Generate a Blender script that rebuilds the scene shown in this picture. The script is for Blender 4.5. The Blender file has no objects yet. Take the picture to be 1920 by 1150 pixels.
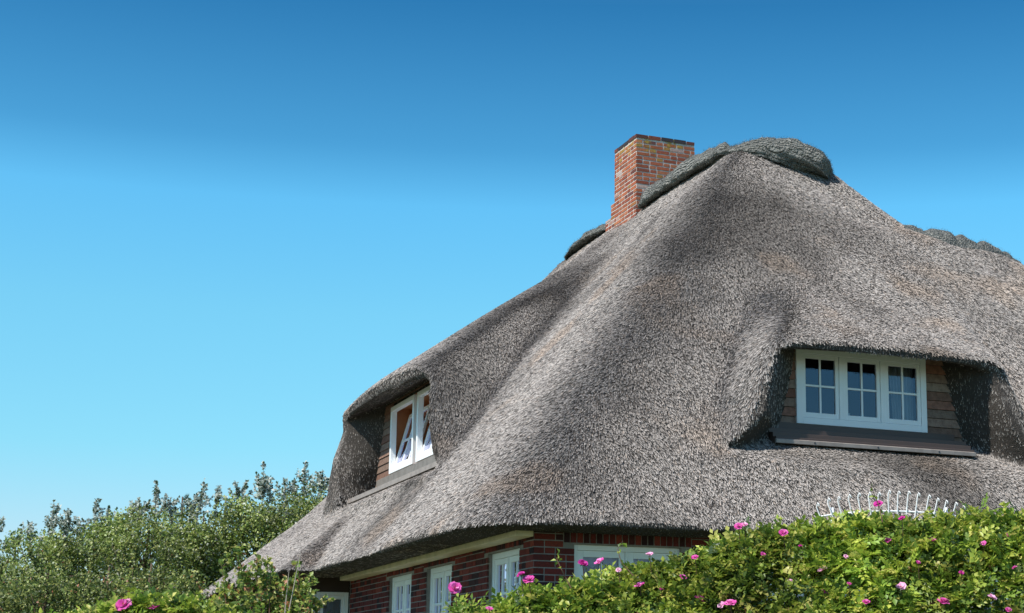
import bpy, math, random
import numpy as np
from mathutils import Vector, Matrix
R = math.radians
S = bpy.context.scene
col = S.collection
rng = np.random.default_rng(11)
random.seed(5)

# ------------------------------------------------------------------ camera
EYE = np.array([0, 0, 1.6])
cam = bpy.data.cameras.new('camera')
cam.sensor_width = 36.0
cam.lens = 36.0 * 3100.0 / 1920.0
cam.shift_x = (960 - 1250) / 1920.0
cam.shift_y = (700 - 575) / 1920.0
cam.clip_start = 0.2
cam.clip_end = 3000
co = bpy.data.objects.new('camera', cam)
col.objects.link(co)
co.location = EYE
co.rotation_euler = (R(90) + math.atan(600 / 3100.0), 0, 0)
S.camera = co

# house axes: a runs right along the front wall, b runs back along the left wall
U = np.array([6950, 3157., 0]); U /= np.linalg.norm(U)
W = np.array([-U[1], U[0], 0])
HC = np.array([-1.589, 17.93, 0.0])
HROT = math.atan2(U[1], U[0])

# ------------------------------------------------------------------ light
SA, SB, EL = -0.95, -0.30, R(52)
sh = (SA * U + SB * W); sh /= np.linalg.norm(sh)
sun_dir = np.array([sh[0] * math.cos(EL), sh[1] * math.cos(EL), math.sin(EL)])
w = bpy.data.worlds.new('World'); S.world = w; w.use_nodes = True
nt = w.node_tree; nt.nodes.clear()
out = nt.nodes.new('ShaderNodeOutputWorld'); bg = nt.nodes.new('ShaderNodeBackground')
sky = nt.nodes.new('ShaderNodeTexSky'); sky.sky_type = 'NISHITA'; sky.sun_disc = False
sky.sun_elevation = EL
sky.sun_rotation = math.atan2(sun_dir[0], sun_dir[1])
sky.air_density = 1.0; sky.dust_density = 0.3; sky.ozone_density = 3.0
tc = nt.nodes.new('ShaderNodeTexCoord'); sep = nt.nodes.new('ShaderNodeSeparateXYZ')
nt.links.new(tc.outputs['Generated'], sep.inputs[0])
rmp = nt.nodes.new('ShaderNodeValToRGB')
SKYRAMP = [(0.0, (.95, .95, 1.0)), (.09, (.85, 1.0, 1.02)), (0.142, (.68, 1.16, 1.10)), (0.221, (.665, 1.31, 1.23)), (.285, (.55, 1.34, 1.38)), (.318, (.33, .97, 1.10)), (0.40, (.15, .65, .85)), (.50, (1.0, 1.0, 1.05)), (1.0, (1.35, 1.3, 1.3))]
cr = rmp.color_ramp
while len(cr.elements) > 1: cr.elements.remove(cr.elements[-1])
cr.elements[0].position = SKYRAMP[0][0]; cr.elements[0].color = (*SKYRAMP[0][1], 1)
for p, c in SKYRAMP[1:]:
    e = cr.elements.new(p); e.color = (*c, 1)
nt.links.new(sep.outputs['Z'], rmp.inputs[0])
mul = nt.nodes.new('ShaderNodeMix'); mul.data_type = 'RGBA'; mul.blend_type = 'MULTIPLY'; mul.inputs[0].default_value = 1
nt.links.new(sky.outputs[0], mul.inputs[6]); nt.links.new(rmp.outputs[0], mul.inputs[7])
nt.links.new(mul.outputs[2], bg.inputs[0]); bg.inputs[1].default_value = 0.12
nt.links.new(bg.outputs[0], out.inputs[0])
sl = bpy.data.lights.new('sun', 'SUN'); sl.energy = 4.8; sl.angle = R(0.53); sl.color = (1, .95, .88)
so = bpy.data.objects.new('sun', sl); col.objects.link(so)
so.rotation_euler = Vector(sun_dir).to_track_quat('Z', 'Y').to_euler()
S.view_settings.view_transform = 'Standard'; S.view_settings.look = 'None'
S.view_settings.exposure = 0.32; S.view_settings.gamma = 1
S.render.engine = 'CYCLES'
S.cycles.max_bounces = 6
S.cycles.transparent_max_bounces = 8

# ------------------------------------------------------------------ helpers
def tag(o, label=None, cat=None, group=None, kind=None):
    if label: o['label'] = label
    if cat: o['category'] = cat
    if group: o['group'] = group
    if kind: o['kind'] = kind
    return o

def empty(name, loc=(0, 0, 0), rz=0.0):
    o = bpy.data.objects.new(name, None); col.objects.link(o)
    o.location = loc; o.rotation_euler = (0, 0, rz); o.empty_display_size = .2
    return o

def mesh_np(name, v, f, mats, parent=None, color=None, smooth=False, midx=None):
    """v (n,3); f list of arrays, each (m,k) with equal k"""
    me = bpy.data.meshes.new(name)
    v = np.asarray(v, dtype=np.float32)
    me.vertices.add(len(v)); me.vertices.foreach_set('co', v.ravel())
    fl = [np.asarray(x, dtype=np.int32) for x in f if len(x)]
    loops = np.concatenate([x.ravel() for x in fl])
    tot = np.concatenate([np.full(len(x), x.shape[1], dtype=np.int32) for x in fl])
    start = np.concatenate([[0], np.cumsum(tot)[:-1]]).astype(np.int32)
    me.loops.add(len(loops)); me.loops.foreach_set('vertex_index', loops)
    me.polygons.add(len(tot)); me.polygons.foreach_set('loop_start', start)
    try: me.polygons.foreach_set('loop_total', tot)
    except Exception: pass
    if midx is not None: me.polygons.foreach_set('material_index', np.asarray(midx, dtype=np.int32))
    me.polygons.foreach_set('use_smooth', np.full(len(tot), smooth))
    me.update(calc_edges=True)
    me.validate()
    if color is not None:
        at = me.color_attributes.new('col', 'FLOAT_COLOR', 'POINT')
        c = np.ones((len(v), 4), dtype=np.float32); c[:, :3] = color
        at.data.foreach_set('color', c.ravel())
    for m in (mats if isinstance(mats, (list, tuple)) else [mats]): me.materials.append(m)
    o = bpy.data.objects.new(name, me); col.objects.link(o)
    if parent: o.parent = parent
    return o

class MB:
    """collects boxes, tubes and polygons; build() links them as ONE mesh object"""
    def __init__(s): s.v = []; s.f = []; s.c = []; s.n = 0; s.cc = (1, 1, 1)
    def add(s, v, f, c=None):
        v = [tuple(x) for x in v]
        s.v += v; s.f += [tuple(i + s.n for i in q) for q in f]; s.n += len(v)
        s.c += [c or s.cc] * len(v)
        return s
    def box(s, lo, hi, c=None):
        (x0, y0, z0), (x1, y1, z1) = lo, hi
        return s.add([(x0, y0, z0), (x1, y0, z0), (x1, y1, z0), (x0, y1, z0), (x0, y0, z1), (x1, y0, z1), (x1, y1, z1), (x0, y1, z1)],
                     [(0, 3, 2, 1), (4, 5, 6, 7), (0, 1, 5, 4), (1, 2, 6, 5), (2, 3, 7, 6), (3, 0, 4, 7)], c)
    def obox(s, o, ex, ey, ez, c=None):
        o, ex, ey, ez = map(Vector, (o, ex, ey, ez))
        p = [o, o + ex, o + ex + ey, o + ey, o + ez, o + ex + ez, o + ex + ey + ez, o + ey + ez]
        return s.add(p, [(0, 3, 2, 1), (4, 5, 6, 7), (0, 1, 5, 4), (1, 2, 6, 5), (2, 3, 7, 6), (3, 0, 4, 7)], c)
    def tube(s, pts, rad, seg=6, c=None):
        pts = [Vector(p) for p in pts]; n = len(pts)
        if not isinstance(rad, (list, tuple)): rad = [rad] * n
        vs = []
        for i, p in enumerate(pts):
            t = (pts[min(i + 1, n - 1)] - pts[max(i - 1, 0)]).normalized()
            up = Vector((0, 0, 1)) if abs(t.z) < .9 else Vector((1, 0, 0))
            x = t.cross(up).normalized(); y = t.cross(x)
            for k in range(seg):
                a = 2 * math.pi * k / seg
                vs.append(p + (x * math.cos(a) + y * math.sin(a)) * rad[i])
        fs = [(i * seg + k, i * seg + (k + 1) % seg, (i + 1) * seg + (k + 1) % seg, (i + 1) * seg + k) for i in range(n - 1) for k in range(seg)]
        fs += [tuple(range(seg))[::-1], tuple((n - 1) * seg + k for k in range(seg))]
        return s.add(vs, fs, c)
    def build(s, name, mat, parent=None, bevel=0, smooth=False):
        me = bpy.data.meshes.new(name); me.from_pydata(s.v, [], s.f); me.update()
        at = me.color_attributes.new('col', 'FLOAT_COLOR', 'POINT')
        c = np.ones((len(s.v), 4), dtype=np.float32); c[:, :3] = np.array(s.c)
        at.data.foreach_set('color', c.ravel())
        me.materials.append(mat)
        if smooth: me.polygons.foreach_set('use_smooth', [True] * len(me.polygons))
        o = bpy.data.objects.new(name, me); col.objects.link(o)
        if parent: o.parent = parent
        if bevel:
            b = o.modifiers.new('bevel', 'BEVEL'); b.width = bevel; b.segments = 2; b.limit_method = 'ANGLE'
        return o

def mat(name, base=(.5, .5, .5), rough=.7, attr=False, noise=None, bump=None, spec=.5, translucent=0, metallic=0):
    m = bpy.data.materials.new(name); m.use_nodes = True
    t = m.node_tree; n = t.nodes; l = t.links
    p = n['Principled BSDF']
    p.inputs['Roughness'].default_value = rough; p.inputs['Metallic'].default_value = metallic
    p.inputs['Specular IOR Level'].default_value = spec
    src = None
    if attr:
        a = n.new('ShaderNodeAttribute'); a.attribute_name = 'col'; src = a.outputs['Color']
        if base != (1, 1, 1):
            mx = n.new('ShaderNodeMix'); mx.data_type = 'RGBA'; mx.blend_type = 'MULTIPLY'; mx.inputs[0].default_value = 1
            l.new(src, mx.inputs[6]); mx.inputs[7].default_value = (*base, 1); src = mx.outputs[2]
    co_ = n.new('ShaderNodeTexCoord')
    if noise:
        for (sc, amt, dark) in noise:
            nz = n.new('ShaderNodeTexNoise'); nz.inputs['Scale'].default_value = sc; nz.inputs['Detail'].default_value = 6
            l.new(co_.outputs['Object'], nz.inputs['Vector'])
            mr = n.new('ShaderNodeMapRange'); mr.inputs[1].default_value = .42; mr.inputs[2].default_value = .62
            mr.inputs[3].default_value = 0; mr.inputs[4].default_value = amt
            l.new(nz.outputs[0], mr.inputs[0])
            mx = n.new('ShaderNodeMix'); mx.data_type = 'RGBA'
            l.new(mr.outputs[0], mx.inputs[0])
            if src: l.new(src, mx.inputs[6])
            else: mx.inputs[6].default_value = (*base, 1)
            mx.inputs[7].default_value = (*dark, 1); src = mx.outputs[2]
    if src: l.new(src, p.inputs['Base Color'])
    else: p.inputs['Base Color'].default_value = (*base, 1)
    if bump:
        sc, st = bump
        nz = n.new('ShaderNodeTexNoise'); nz.inputs['Scale'].default_value = sc; nz.inputs['Detail'].default_value = 8
        l.new(co_.outputs['Object'], nz.inputs['Vector'])
        b = n.new('ShaderNodeBump'); b.inputs['Strength'].default_value = st; b.inputs['Distance'].default_value = .02
        l.new(nz.outputs[0], b.inputs['Height']); l.new(b.outputs[0], p.inputs['Normal'])
    if translucent:
        tr = n.new('ShaderNodeBsdfTranslucent'); mxs = n.new('ShaderNodeMixShader'); mxs.inputs[0].default_value = translucent
        if src: l.new(src, tr.inputs[0])
        else: tr.inputs[0].default_value = (*base, 1)
        l.new(p.outputs[0], mxs.inputs[1]); l.new(tr.outputs[0], mxs.inputs[2])
        l.new(mxs.outputs[0], n['Material Output'].inputs[0])
    return m

M = {}
M['reed'] = mat('reed', (1, 1, 1), .75, attr=True, spec=.25)
M['thatch_core'] = mat('thatch_core', (.055, .048, .042), .95, bump=(60, .8), spec=.1)
M['brick'] = mat('brick', (1, 1, 1), .85, attr=True, noise=[(35, .35, (.06, .03, .03))], bump=(120, .5), spec=.2)
M['chimney_brick'] = mat('chimney_brick', (1, 1, 1), .85, attr=True, noise=[(28, .35, (.2, .07, .045)), (6.5, .0, (.5, .3, .2))], bump=(120, .5), spec=.2)
M['mortar'] = mat('mortar', (.30, .28, .26), .95, noise=[(8, .5, (.18, .17, .16))], bump=(150, .4), spec=.1)
M['pale_mortar'] = mat('pale_mortar', (.66, .60, .54), .95, noise=[(8, .5, (.36, .30, .26))], bump=(150, .4), spec=.1)
M['white_paint'] = mat('white_paint', (.86, .87, .87), .38, noise=[(3, .2, (.76, .76, .74))])
M['cream_paint'] = mat('cream_paint', (.72, .62, .42), .6, noise=[(7, .5, (.5, .42, .27))])
M['brown_board'] = mat('brown_board', (.045, .028, .02), .7, noise=[(10, .5, (.03, .02, .015))])
M['cladding'] = mat('cladding', (1, 1, 1), .75, attr=True, noise=[(14, .45, (.10, .055, .04))], bump=(50, .4), spec=.2)
M['orange_wood'] = mat('orange_wood', (.42, .17, .07), .55, noise=[(6, .4, (.3, .11, .05))])
M['flashing'] = mat('flashing', (.085, .055, .045), .5, noise=[(12, .4, (.07, .05, .045))])
M['aluminium'] = mat('aluminium', (.30, .26, .23), .65, noise=[(9, .6, (.20, .17, .15))])
M['grey_board'] = mat('grey_board', (.20, .18, .16), .65, noise=[(9, .5, (.13, .115, .10))])
M['lead'] = mat('lead', (.05, .055, .065), .6)
M['curtain'] = mat('curtain', (.75, .78, .80), .9, translucent=.35)
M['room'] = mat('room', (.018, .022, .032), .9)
M['bark'] = mat('bark', (.13, .09, .06), .9, noise=[(30, .5, (.06, .04, .03))], bump=(60, .6))
M['twig'] = mat('twig', (.16, .085, .05), .8)
M['pale_twig'] = mat('pale_twig', (.42, .36, .30), .8)
M['leaf'] = mat('leaf', (1, 1, 1), .45, attr=True, translucent=.38, spec=.5)
M['petal'] = mat('petal', (1, 1, 1), .6, attr=True, translucent=.3, spec=.3)
M['white_metal'] = mat('white_metal', (.80, .80, .78), .35, noise=[(15, .3, (.62, .60, .56))])
M['ground'] = mat('ground', (.07, .10, .035), .95, noise=[(.6, .7, (.11, .10, .05)), (9, .5, (.04, .07, .02))], bump=(20, .6))
M['needle'] = mat('needle', (1, 1, 1), .6, attr=True, translucent=.15)

def lichen(m, lo=10.75, hi=11.45):
    t = m.node_tree; n = t.nodes; l = t.links; p = n['Principled BSDF']; src = p.inputs['Base Color'].links[0].from_socket
    c = n.new('ShaderNodeTexCoord'); sp = n.new('ShaderNodeSeparateXYZ'); l.new(c.outputs['Object'], sp.inputs[0])
    mr = n.new('ShaderNodeMapRange'); mr.inputs[1].default_value = lo; mr.inputs[2].default_value = hi; mr.inputs[3].default_value = -.12; mr.inputs[4].default_value = .06; l.new(sp.outputs['Z'], mr.inputs[0])
    nz = n.new('ShaderNodeTexNoise'); nz.inputs['Scale'].default_value = 5; nz.inputs['Detail'].default_value = 8; nz.inputs['Roughness'].default_value = .75; l.new(c.outputs['Object'], nz.inputs['Vector'])
    ad = n.new('ShaderNodeMath'); ad.operation = 'ADD'; l.new(mr.outputs[0], ad.inputs[0]); l.new(nz.outputs[0], ad.inputs[1])
    m2 = n.new('ShaderNodeMapRange'); m2.inputs[1].default_value = .54; m2.inputs[2].default_value = .60; m2.inputs[4].default_value = .85; l.new(ad.outputs[0], m2.inputs[0])
    mx = n.new('ShaderNodeMix'); mx.data_type = 'RGBA'; l.new(m2.outputs[0], mx.inputs[0]); l.new(src, mx.inputs[6]); mx.inputs[7].default_value = (.40, .27, .05, 1)
    l.new(mx.outputs[2], p.inputs['Base Color'])
lichen(M['chimney_brick']); lichen(M['pale_mortar'])

def glass_mat():
    m = bpy.data.materials.new('window_glass'); m.use_nodes = True
    t = m.node_tree; n = t.nodes; l = t.links; n.clear()
    o = n.new('ShaderNodeOutputMaterial'); g = n.new('ShaderNodeBsdfGlossy'); g.inputs['Roughness'].default_value = .01
    g.inputs['Color'].default_value = (.78, .78, 1, 1)
    tr = n.new('ShaderNodeBsdfTransparent'); tr.inputs[0].default_value = (.80, .84, .86, 1)
    fr = n.new('ShaderNodeFresnel'); fr.inputs['IOR'].default_value = 2.0
    mx = n.new('ShaderNodeMixShader'); l.new(fr.outputs[0], mx.inputs[0]); l.new(tr.outputs[0], mx.inputs[1]); l.new(g.outputs[0], mx.inputs[2])
    l.new(mx.outputs[0], o.inputs[0]); return m
M['glass'] = glass_mat()

def net_mat():
    m = mat('ridge_net', (.27, .275, .25), .9, noise=[(7, .6, (.11, .115, .105)), (40, .5, (.34, .34, .31))], spec=.1)
    t = m.node_tree; n = t.nodes; l = t.links
    tcn = n.new('ShaderNodeTexCoord')
    vo = n.new('ShaderNodeTexVoronoi'); vo.inputs['Scale'].default_value = 32; l.new(tcn.outputs['Object'], vo.inputs['Vector'])
    nz = n.new('ShaderNodeTexNoise'); nz.inputs['Scale'].default_value = 45; nz.inputs['Detail'].default_value = 6; l.new(tcn.outputs['Object'], nz.inputs['Vector'])
    ad = n.new('ShaderNodeMath'); ad.operation = 'ADD'; l.new(vo.outputs['Distance'], ad.inputs[0]); l.new(nz.outputs[0], ad.inputs[1])
    wv = n.new('ShaderNodeTexWave'); wv.inputs['Scale'].default_value = 9; wv.inputs['Distortion'].default_value = 5; wv.inputs['Detail'].default_value = 3; wv.bands_direction = 'DIAGONAL'
    l.new(tcn.outputs['Object'], wv.inputs['Vector'])
    ad2 = n.new('ShaderNodeMath'); ad2.operation = 'ADD'; l.new(ad.outputs[0], ad2.inputs[0]); l.new(wv.outputs['Fac'], ad2.inputs[1]); ad = ad2
    b = n.new('ShaderNodeBump'); b.inputs['Strength'].default_value = 1; b.inputs['Distance'].default_value = .045
    l.new(ad.outputs[0], b.inputs['Height']); l.new(b.outputs[0], n['Principled BSDF'].inputs['Normal'])
    return m
M['net'] = net_mat()

# value noise
_T = rng.random((64, 64, 64)).astype(np.float32)
def vnoise(p, sc=1.0):
    q = np.asarray(p, dtype=np.float32) * sc + 100.0
    i = np.floor(q).astype(int); f = q - i; f = f * f * (3 - 2 * f); i &= 63; j = (i + 1) & 63
    x0, y0, z0 = i[..., 0], i[..., 1], i[..., 2]; x1, y1, z1 = j[..., 0], j[..., 1], j[..., 2]
    fx, fy, fz = f[..., 0], f[..., 1], f[..., 2]
    def L(a, b, t): return a + (b - a) * t
    return L(L(L(_T[x0, y0, z0], _T[x1, y0, z0], fx), L(_T[x0, y1, z0], _T[x1, y1, z0], fx), fy),
             L(L(_T[x0, y0, z1], _T[x1, y0, z1], fx), L(_T[x0, y1, z1], _T[x1, y1, z1], fx), fy), fz)
def fbm(p, sc=1.0, o=4):
    r = 0; a = .5
    for k in range(o): r = r + a * vnoise(p, sc * 2 ** k); a *= .5
    return r / (1 - .5 ** o)

def smin(x, y, k):
    h = np.maximum(k - np.abs(x - y), 0) / k
    return np.minimum(x, y) - h * h * k * .25
def smax(x, y, k): return -smin(-x, -y, k)
def lerp(a, b, t): return a + (b - a) * t
def sstep(x, a, b):
    t = np.clip((x - a) / (b - a), 0, 1); return t * t * (3 - 2 * t)

# ------------------------------------------------------------------ setting: ground
def ground_z(x, y):
    # the house stands on a low mound
    d = np.hypot(x - 0.5, (y - 26)) ; return 1.15 * (1 - sstep(d, 11, 17)) - .02
g = np.concatenate([[-900, -300, -100, -50, -30], np.arange(-24, 30, 1.0), [40, 60, 120, 300, 900]])
gx, gy = np.meshgrid(g, g + 20, indexing='ij'); n_ = len(g)
gz = ground_z(gx, gy)
idx = np.arange(n_ * n_).reshape(n_, n_)
q = np.stack([idx[:-1, :-1], idx[1:, :-1], idx[1:, 1:], idx[:-1, 1:]], -1).reshape(-1, 4)
gr = mesh_np('ground', np.stack([gx, gy, gz], -1).reshape(-1, 3), [q], M['ground'], smooth=True)
tag(gr, kind='structure')

# ------------------------------------------------------------------ house
house = empty('thatched_house', tuple(HC), HROT)
tag(house, 'red brick house under a steep grey thatched roof with eyebrow dormers and brick chimney', 'house')

def h2w(p):
    p = np.asarray(p, float); return HC + p[..., 0:1] * U + p[..., 1:2] * W + p[..., 2:3] * np.array([0, 0, 1.])
eyeh = np.array([(EYE - HC) @ U, (EYE - HC) @ W, EYE[2]])

# outer thatch height over plan (a, b)
K = 1.127
def zmain(a, b):
    front = 4.03 + K * b + .03 * np.maximum(a - 2, 0)
    left = 4.03 + K * a
    bay = 3.38 + .8 * (a + 1.1); bayf = 3.36 + .75 * (b - 7.25)
    bay = smin(bay, bayf, .2)
    bay = np.where(a > 1.3, -20, bay)
    back = 10.3 - 4.4 * (b - 13.1)
    ridge = 10.16
    kh = 1.5 - .95 * sstep(np.minimum(front, left), 8.2, 10.2)
    zA = smin(smin(front, left, kh), 10.25 - K * (a - 5.35), .3)
    zB = smin(smin(front, 10.25 - K * (b - 5.35), .3), 10.1 - 1.35 * (a - 6.85), .5); zB = smin(zB, left, kh)
    z = smax(zA, zB, .25)
    zW = smin(smin(front, 8.32 - K * (b - 4.0), .5), 8.32 - 1.0 * (a - 9.75), .9)
    zW = smin(zW, left - 3.0, .5)
    z = smax(z, zW, .5)
    z = smax(z, bay, .12)
    z = smin(z, back, .25)
    z = z + .035 * np.sin(a * 1.1 + b * .6) * np.sin(b * .9 - a * .3) + .02 * np.sin(a * 2.3 + 1) * np.sin(b * 1.9)
    return z
PLs = np.array([[4.2, 2.40], [4.39, 2.57], [4.54, 2.86], [4.88, 3.18], [5.64, 3.28], [6.5, 3.3]])
def zdorm_f(a, b):
    t = b - .45
    top = 5.90 + .60 * t - .03 * (a - 4.9) ** 2 * .5
    lft = (3.42 + .45 * np.maximum(t - .3, 0)) - a
    rgt = a - (6.80 + .30 * np.maximum(t, 0))
    wl = .12 + .10 * np.maximum(t, 0); dl = np.logaddexp(0, lft / wl) * wl * 2.0
    dr = np.logaddexp(0, rgt / .07) * .07 * 3.0
    return np.where(b > 4.3, -20, top - dl - dr)
def zdorm_l(a, b):
    t = a - .45
    top = 6.38 + .72 * t - .035 * (b - 8.0 - .12 * t) ** 2 * .7
    near = (5.45 + .75 * np.maximum(t - .3, 0)) - b
    far = b - (10.62 + .35 * np.maximum(t, 0))
    wn = .2 + .09 * np.maximum(t, 0); dn = np.logaddexp(0, near / wn) * wn * 1.8
    df = np.logaddexp(0, far / .07) * .07 * 6.0
    return smin(top - dn - df, 10.2 - K * (a - 5.35), .3)

def nrm2(z, h):
    ga, gb = np.gradient(z, h); return 1 / np.sqrt(1 + np.minimum(ga ** 2 + gb ** 2, 16))

H = .06
A = np.arange(-1.5, 14.8, H); B = np.arange(-1.0, 15.2, H); Z = np.arange(2.9, 10.7, H)
a2, b2 = np.meshgrid(A, B, indexing='ij')
zm = zmain(a2, b2); zf = zdorm_f(a2, b2); zl = zdorm_l(a2, b2)
zd = smax(zm, np.where(b2 > -.3, zf, 0), .55)
zd2 = smax(zm, zl, .6)
a3 = A[:, None, None].astype(np.float32); b3 = B[None, :, None].astype(np.float32); z3 = Z[None, None, :].astype(np.float32)
F = ((z3 - zm[:, :, None]) * nrm2(zm, H)[:, :, None]).astype(np.float32)
Ff = np.maximum((z3 - zd[:, :, None]) * nrm2(zd, H)[:, :, None], (np.interp(Z, [4.2, 5.2, 5.6, 5.92, 7], [.17, .34, .46, .42, .42])[None, None, :] - b3) * .9).astype(np.float32)
F = np.minimum(F, Ff); del Ff
Fl = np.maximum((z3 - zd2[:, :, None]) * nrm2(zd2, H)[:, :, None], (np.interp(Z, [4.2, 5.5, 5.95, 6.36, 7], [.25, .38, .52, .43, .43])[None, None, :] - a3) * .9).astype(np.float32)
F = np.minimum(F, Fl); del Fl
# recess of the front dormer
t = np.clip((b3 - .40) / .6, -.3, 1)
lipL = np.interp(Z, PLs[:, 0], PLs[:, 1] + .10)[None, None, :]; woodL = np.interp(Z, [4.66, 5.8], [3.69, 3.98])[None, None, :]
lipR = np.interp(Z, [4.3, 4.9, 5.2, 5.71], [7.1, 6.76, 6.66, 6.62])[None, None, :]; woodR = np.interp(Z, [4.83, 5.88], [6.50, 6.20])[None, None, :]
topz = lerp(np.interp(A, [3.2, 3.52, 3.75, 4.82, 5.77, 6.18, 6.6], [5.55, 5.66, 5.70, 5.76, 5.74, 5.70, 5.62])[:, None, None], 6.02, np.clip(t, 0, 1))
Cf = np.maximum.reduce(np.broadcast_arrays(lerp(lipL, woodL, t) - a3, a3 - lerp(lipR, woodR, t), (z3 - topz) * .95, b3 - 1.03, (4.50 + .55 * (b3 - .45) - z3) * .88))
F = np.maximum(F, -Cf).astype(np.float32); del Cf
# recess of the left dormer
t = np.clip((a3 - .40) / .6, -.3, 1)
lipN = np.interp(Z, [4.6, 4.83, 5.23, 5.71, 5.98], [4.55, 4.80, 5.02, 5.23, 5.4])[None, None, :]; woodN = np.interp(Z, [4.8, 6.1], [5.35, 5.9])[None, None, :]
lipF = np.interp(Z, [4.7, 5.27, 5.72, 6.3], [9.95, 10.14, 10.34, 10.48])[None, None, :]; woodF = np.interp(Z, [5.03, 6.04], [10.22, 9.72])[None, None, :]
topz = lerp(np.interp(B, [5.2, 5.64, 6.5, 8.37, 10.2], [5.68, 5.92, 6.06, 6.18, 6.10])[None, :, None], 6.34, np.clip(t, 0, 1))
Cl = np.maximum.reduce(np.broadcast_arrays(lerp(lipN, woodN, t) - b3, b3 - lerp(lipF, woodF, t), (z3 - topz) * .95, a3 - 1.03, (4.60 + .55 * (a3 - .45) - z3) * .88))
F = np.maximum(F, -Cl).astype(np.float32); del Cl
# rooms behind the dormer windows
def carve(lo, hi):
    global F
    c = np.maximum.reduce(np.broadcast_arrays(lo[0] - a3, a3 - hi[0], lo[1] - b3, b3 - hi[1], lo[2] - z3, z3 - hi[2]))
    F = np.maximum(F, -c).astype(np.float32)
carve((4.0, .9, 4.85), (5.95, 2.3, 5.95)); carve((.9, 6.2, 5.05), (2.1, 9.3, 6.25))
# horizontal eave cut
ez = 3.33 + .035 * np.clip(a2 - 2, 0, 4) - .10 * sstep(b2, 9, 14)
F = np.maximum(F, (ez[:, :, None] - z3)).astype(np.float32)
F[0] = 1; F[-1] = 1; F[:, 0] = 1; F[:, -1] = 1; F[:, :, 0] = 1; F[:, :, -1] = 1

def surface_nets(F, origin, h):
    s = F < 0
    cnt = np.zeros(tuple(np.array(F.shape) - 1), dtype=np.uint8)
    sl_ = lambda d: tuple(slice(d[k], F.shape[k] - 1 + d[k]) for k in range(3))
    corners = [(i, j, k) for i in (0, 1) for j in (0, 1) for k in (0, 1)]
    for c in corners: cnt += s[sl_(c)]
    act = (cnt > 0) & (cnt < 8)
    ijk = np.argwhere(act); vid = np.full(act.shape, -1, dtype=np.int32); vid[act] = np.arange(len(ijk))
    val = {c: F[ijk[:, 0] + c[0], ijk[:, 1] + c[1], ijk[:, 2] + c[2]] for c in corners}
    acc = np.zeros((len(ijk), 3)); num = np.zeros(len(ijk))
    for c in corners:
        for ax in range(3):
            if c[ax]: continue
            d = list(c); d[ax] = 1; d = tuple(d)
            f0, f1 = val[c], val[d]; cross = (f0 < 0) != (f1 < 0)
            tt = np.where(cross, f0 / np.where(cross, f0 - f1, 1), 0)
            p = np.repeat(np.array(c, float)[None], len(ijk), 0); p[:, ax] += tt
            acc += p * cross[:, None]; num += cross
    v = (ijk + acc / num[:, None]) * h + origin
    faces = []
    for ax in range(3):
        o1, o2 = [(1, 2), (2, 0), (0, 1)][ax]
        lo = [slice(None)] * 3; hi = [slice(None)] * 3; lo[ax] = slice(0, -1); hi[ax] = slice(1, None)
        x = s[tuple(lo)] != s[tuple(hi)]
        e = np.argwhere(x)
        e = e[(e[:, o1] > 0) & (e[:, o2] > 0) & (e[:, o1] < F.shape[o1] - 1) & (e[:, o2] < F.shape[o2] - 1)]
        def cell(d1, d2):
            q = e.copy(); q[:, o1] -= d1; q[:, o2] -= d2; return vid[q[:, 0], q[:, 1], q[:, 2]]
        qd = np.stack([cell(1, 1), cell(0, 1), cell(0, 0), cell(1, 0)], -1)
        inside = s[e[:, 0], e[:, 1], e[:, 2]]
        qd[~inside] = qd[~inside][:, ::-1]
        faces.append(qd)
    return v, np.concatenate(faces)
rv, rf = surface_nets(F, np.array([A[0], B[0], Z[0]]), H)
del F
fn = np.cross(rv[rf[:, 2]] - rv[rf[:, 0]], rv[rf[:, 3]] - rv[rf[:, 1]])
area = np.linalg.norm(fn, axis=1) * .5 + 1e-12
vn = np.zeros_like(rv)
for k in range(4): np.add.at(vn, rf[:, k], fn)
for it in range(2):
    vn /= np.linalg.norm(vn, axis=1)[:, None] + 1e-9
    fa = vn[rf].mean(1); vn2 = np.zeros_like(rv)
    for k in range(4): np.add.at(vn2, rf[:, k], fa * area[:, None])
    vn = vn2
vn /= np.linalg.norm(vn, axis=1)[:, None] + 1e-9

# reed weathering patches, plus bands that are part damp, part painted shade
def weather_shade(p):
    n1 = fbm(p * np.array([1, 1, .45]), .55, 4); n2 = fbm(p * np.array([1, 1, .6]) + 31, 2.2, 3)
    m = 1.0 - .9 * np.clip((.5 - n1) * 2.2, 0, .5) - .35 * np.clip((.5 - n2) * 2, 0, 1)
    for path, rad, amt in SHADE_STAINS:
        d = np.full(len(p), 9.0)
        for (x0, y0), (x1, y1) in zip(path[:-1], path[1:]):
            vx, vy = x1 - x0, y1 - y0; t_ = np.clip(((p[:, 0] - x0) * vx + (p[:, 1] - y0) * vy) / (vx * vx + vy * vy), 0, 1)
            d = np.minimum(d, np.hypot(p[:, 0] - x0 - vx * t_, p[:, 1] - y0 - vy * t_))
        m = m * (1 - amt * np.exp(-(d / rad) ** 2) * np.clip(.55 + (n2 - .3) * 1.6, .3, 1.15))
    return m
# part damp streaks, part slope shading painted into the reed colour, in plan
SHADE_STAINS = [([(4.6, 9.2), (4.2, 9.8), (3.4, 9.4), (2.5, 8.2), (1.9, 7.2), (1.4, 6.0), (1.0, 5.3)], .72, .38),
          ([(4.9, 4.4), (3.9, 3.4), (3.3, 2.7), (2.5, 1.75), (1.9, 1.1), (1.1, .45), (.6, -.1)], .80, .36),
          ([(5.2, 4.0), (4.9, 3.0)], .4, .12), ([(3.4, .2), (6.2, .3)], .28, .25), ([(6.3, 3.6), (7.6, 2.6)], .5, .15)]

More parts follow.
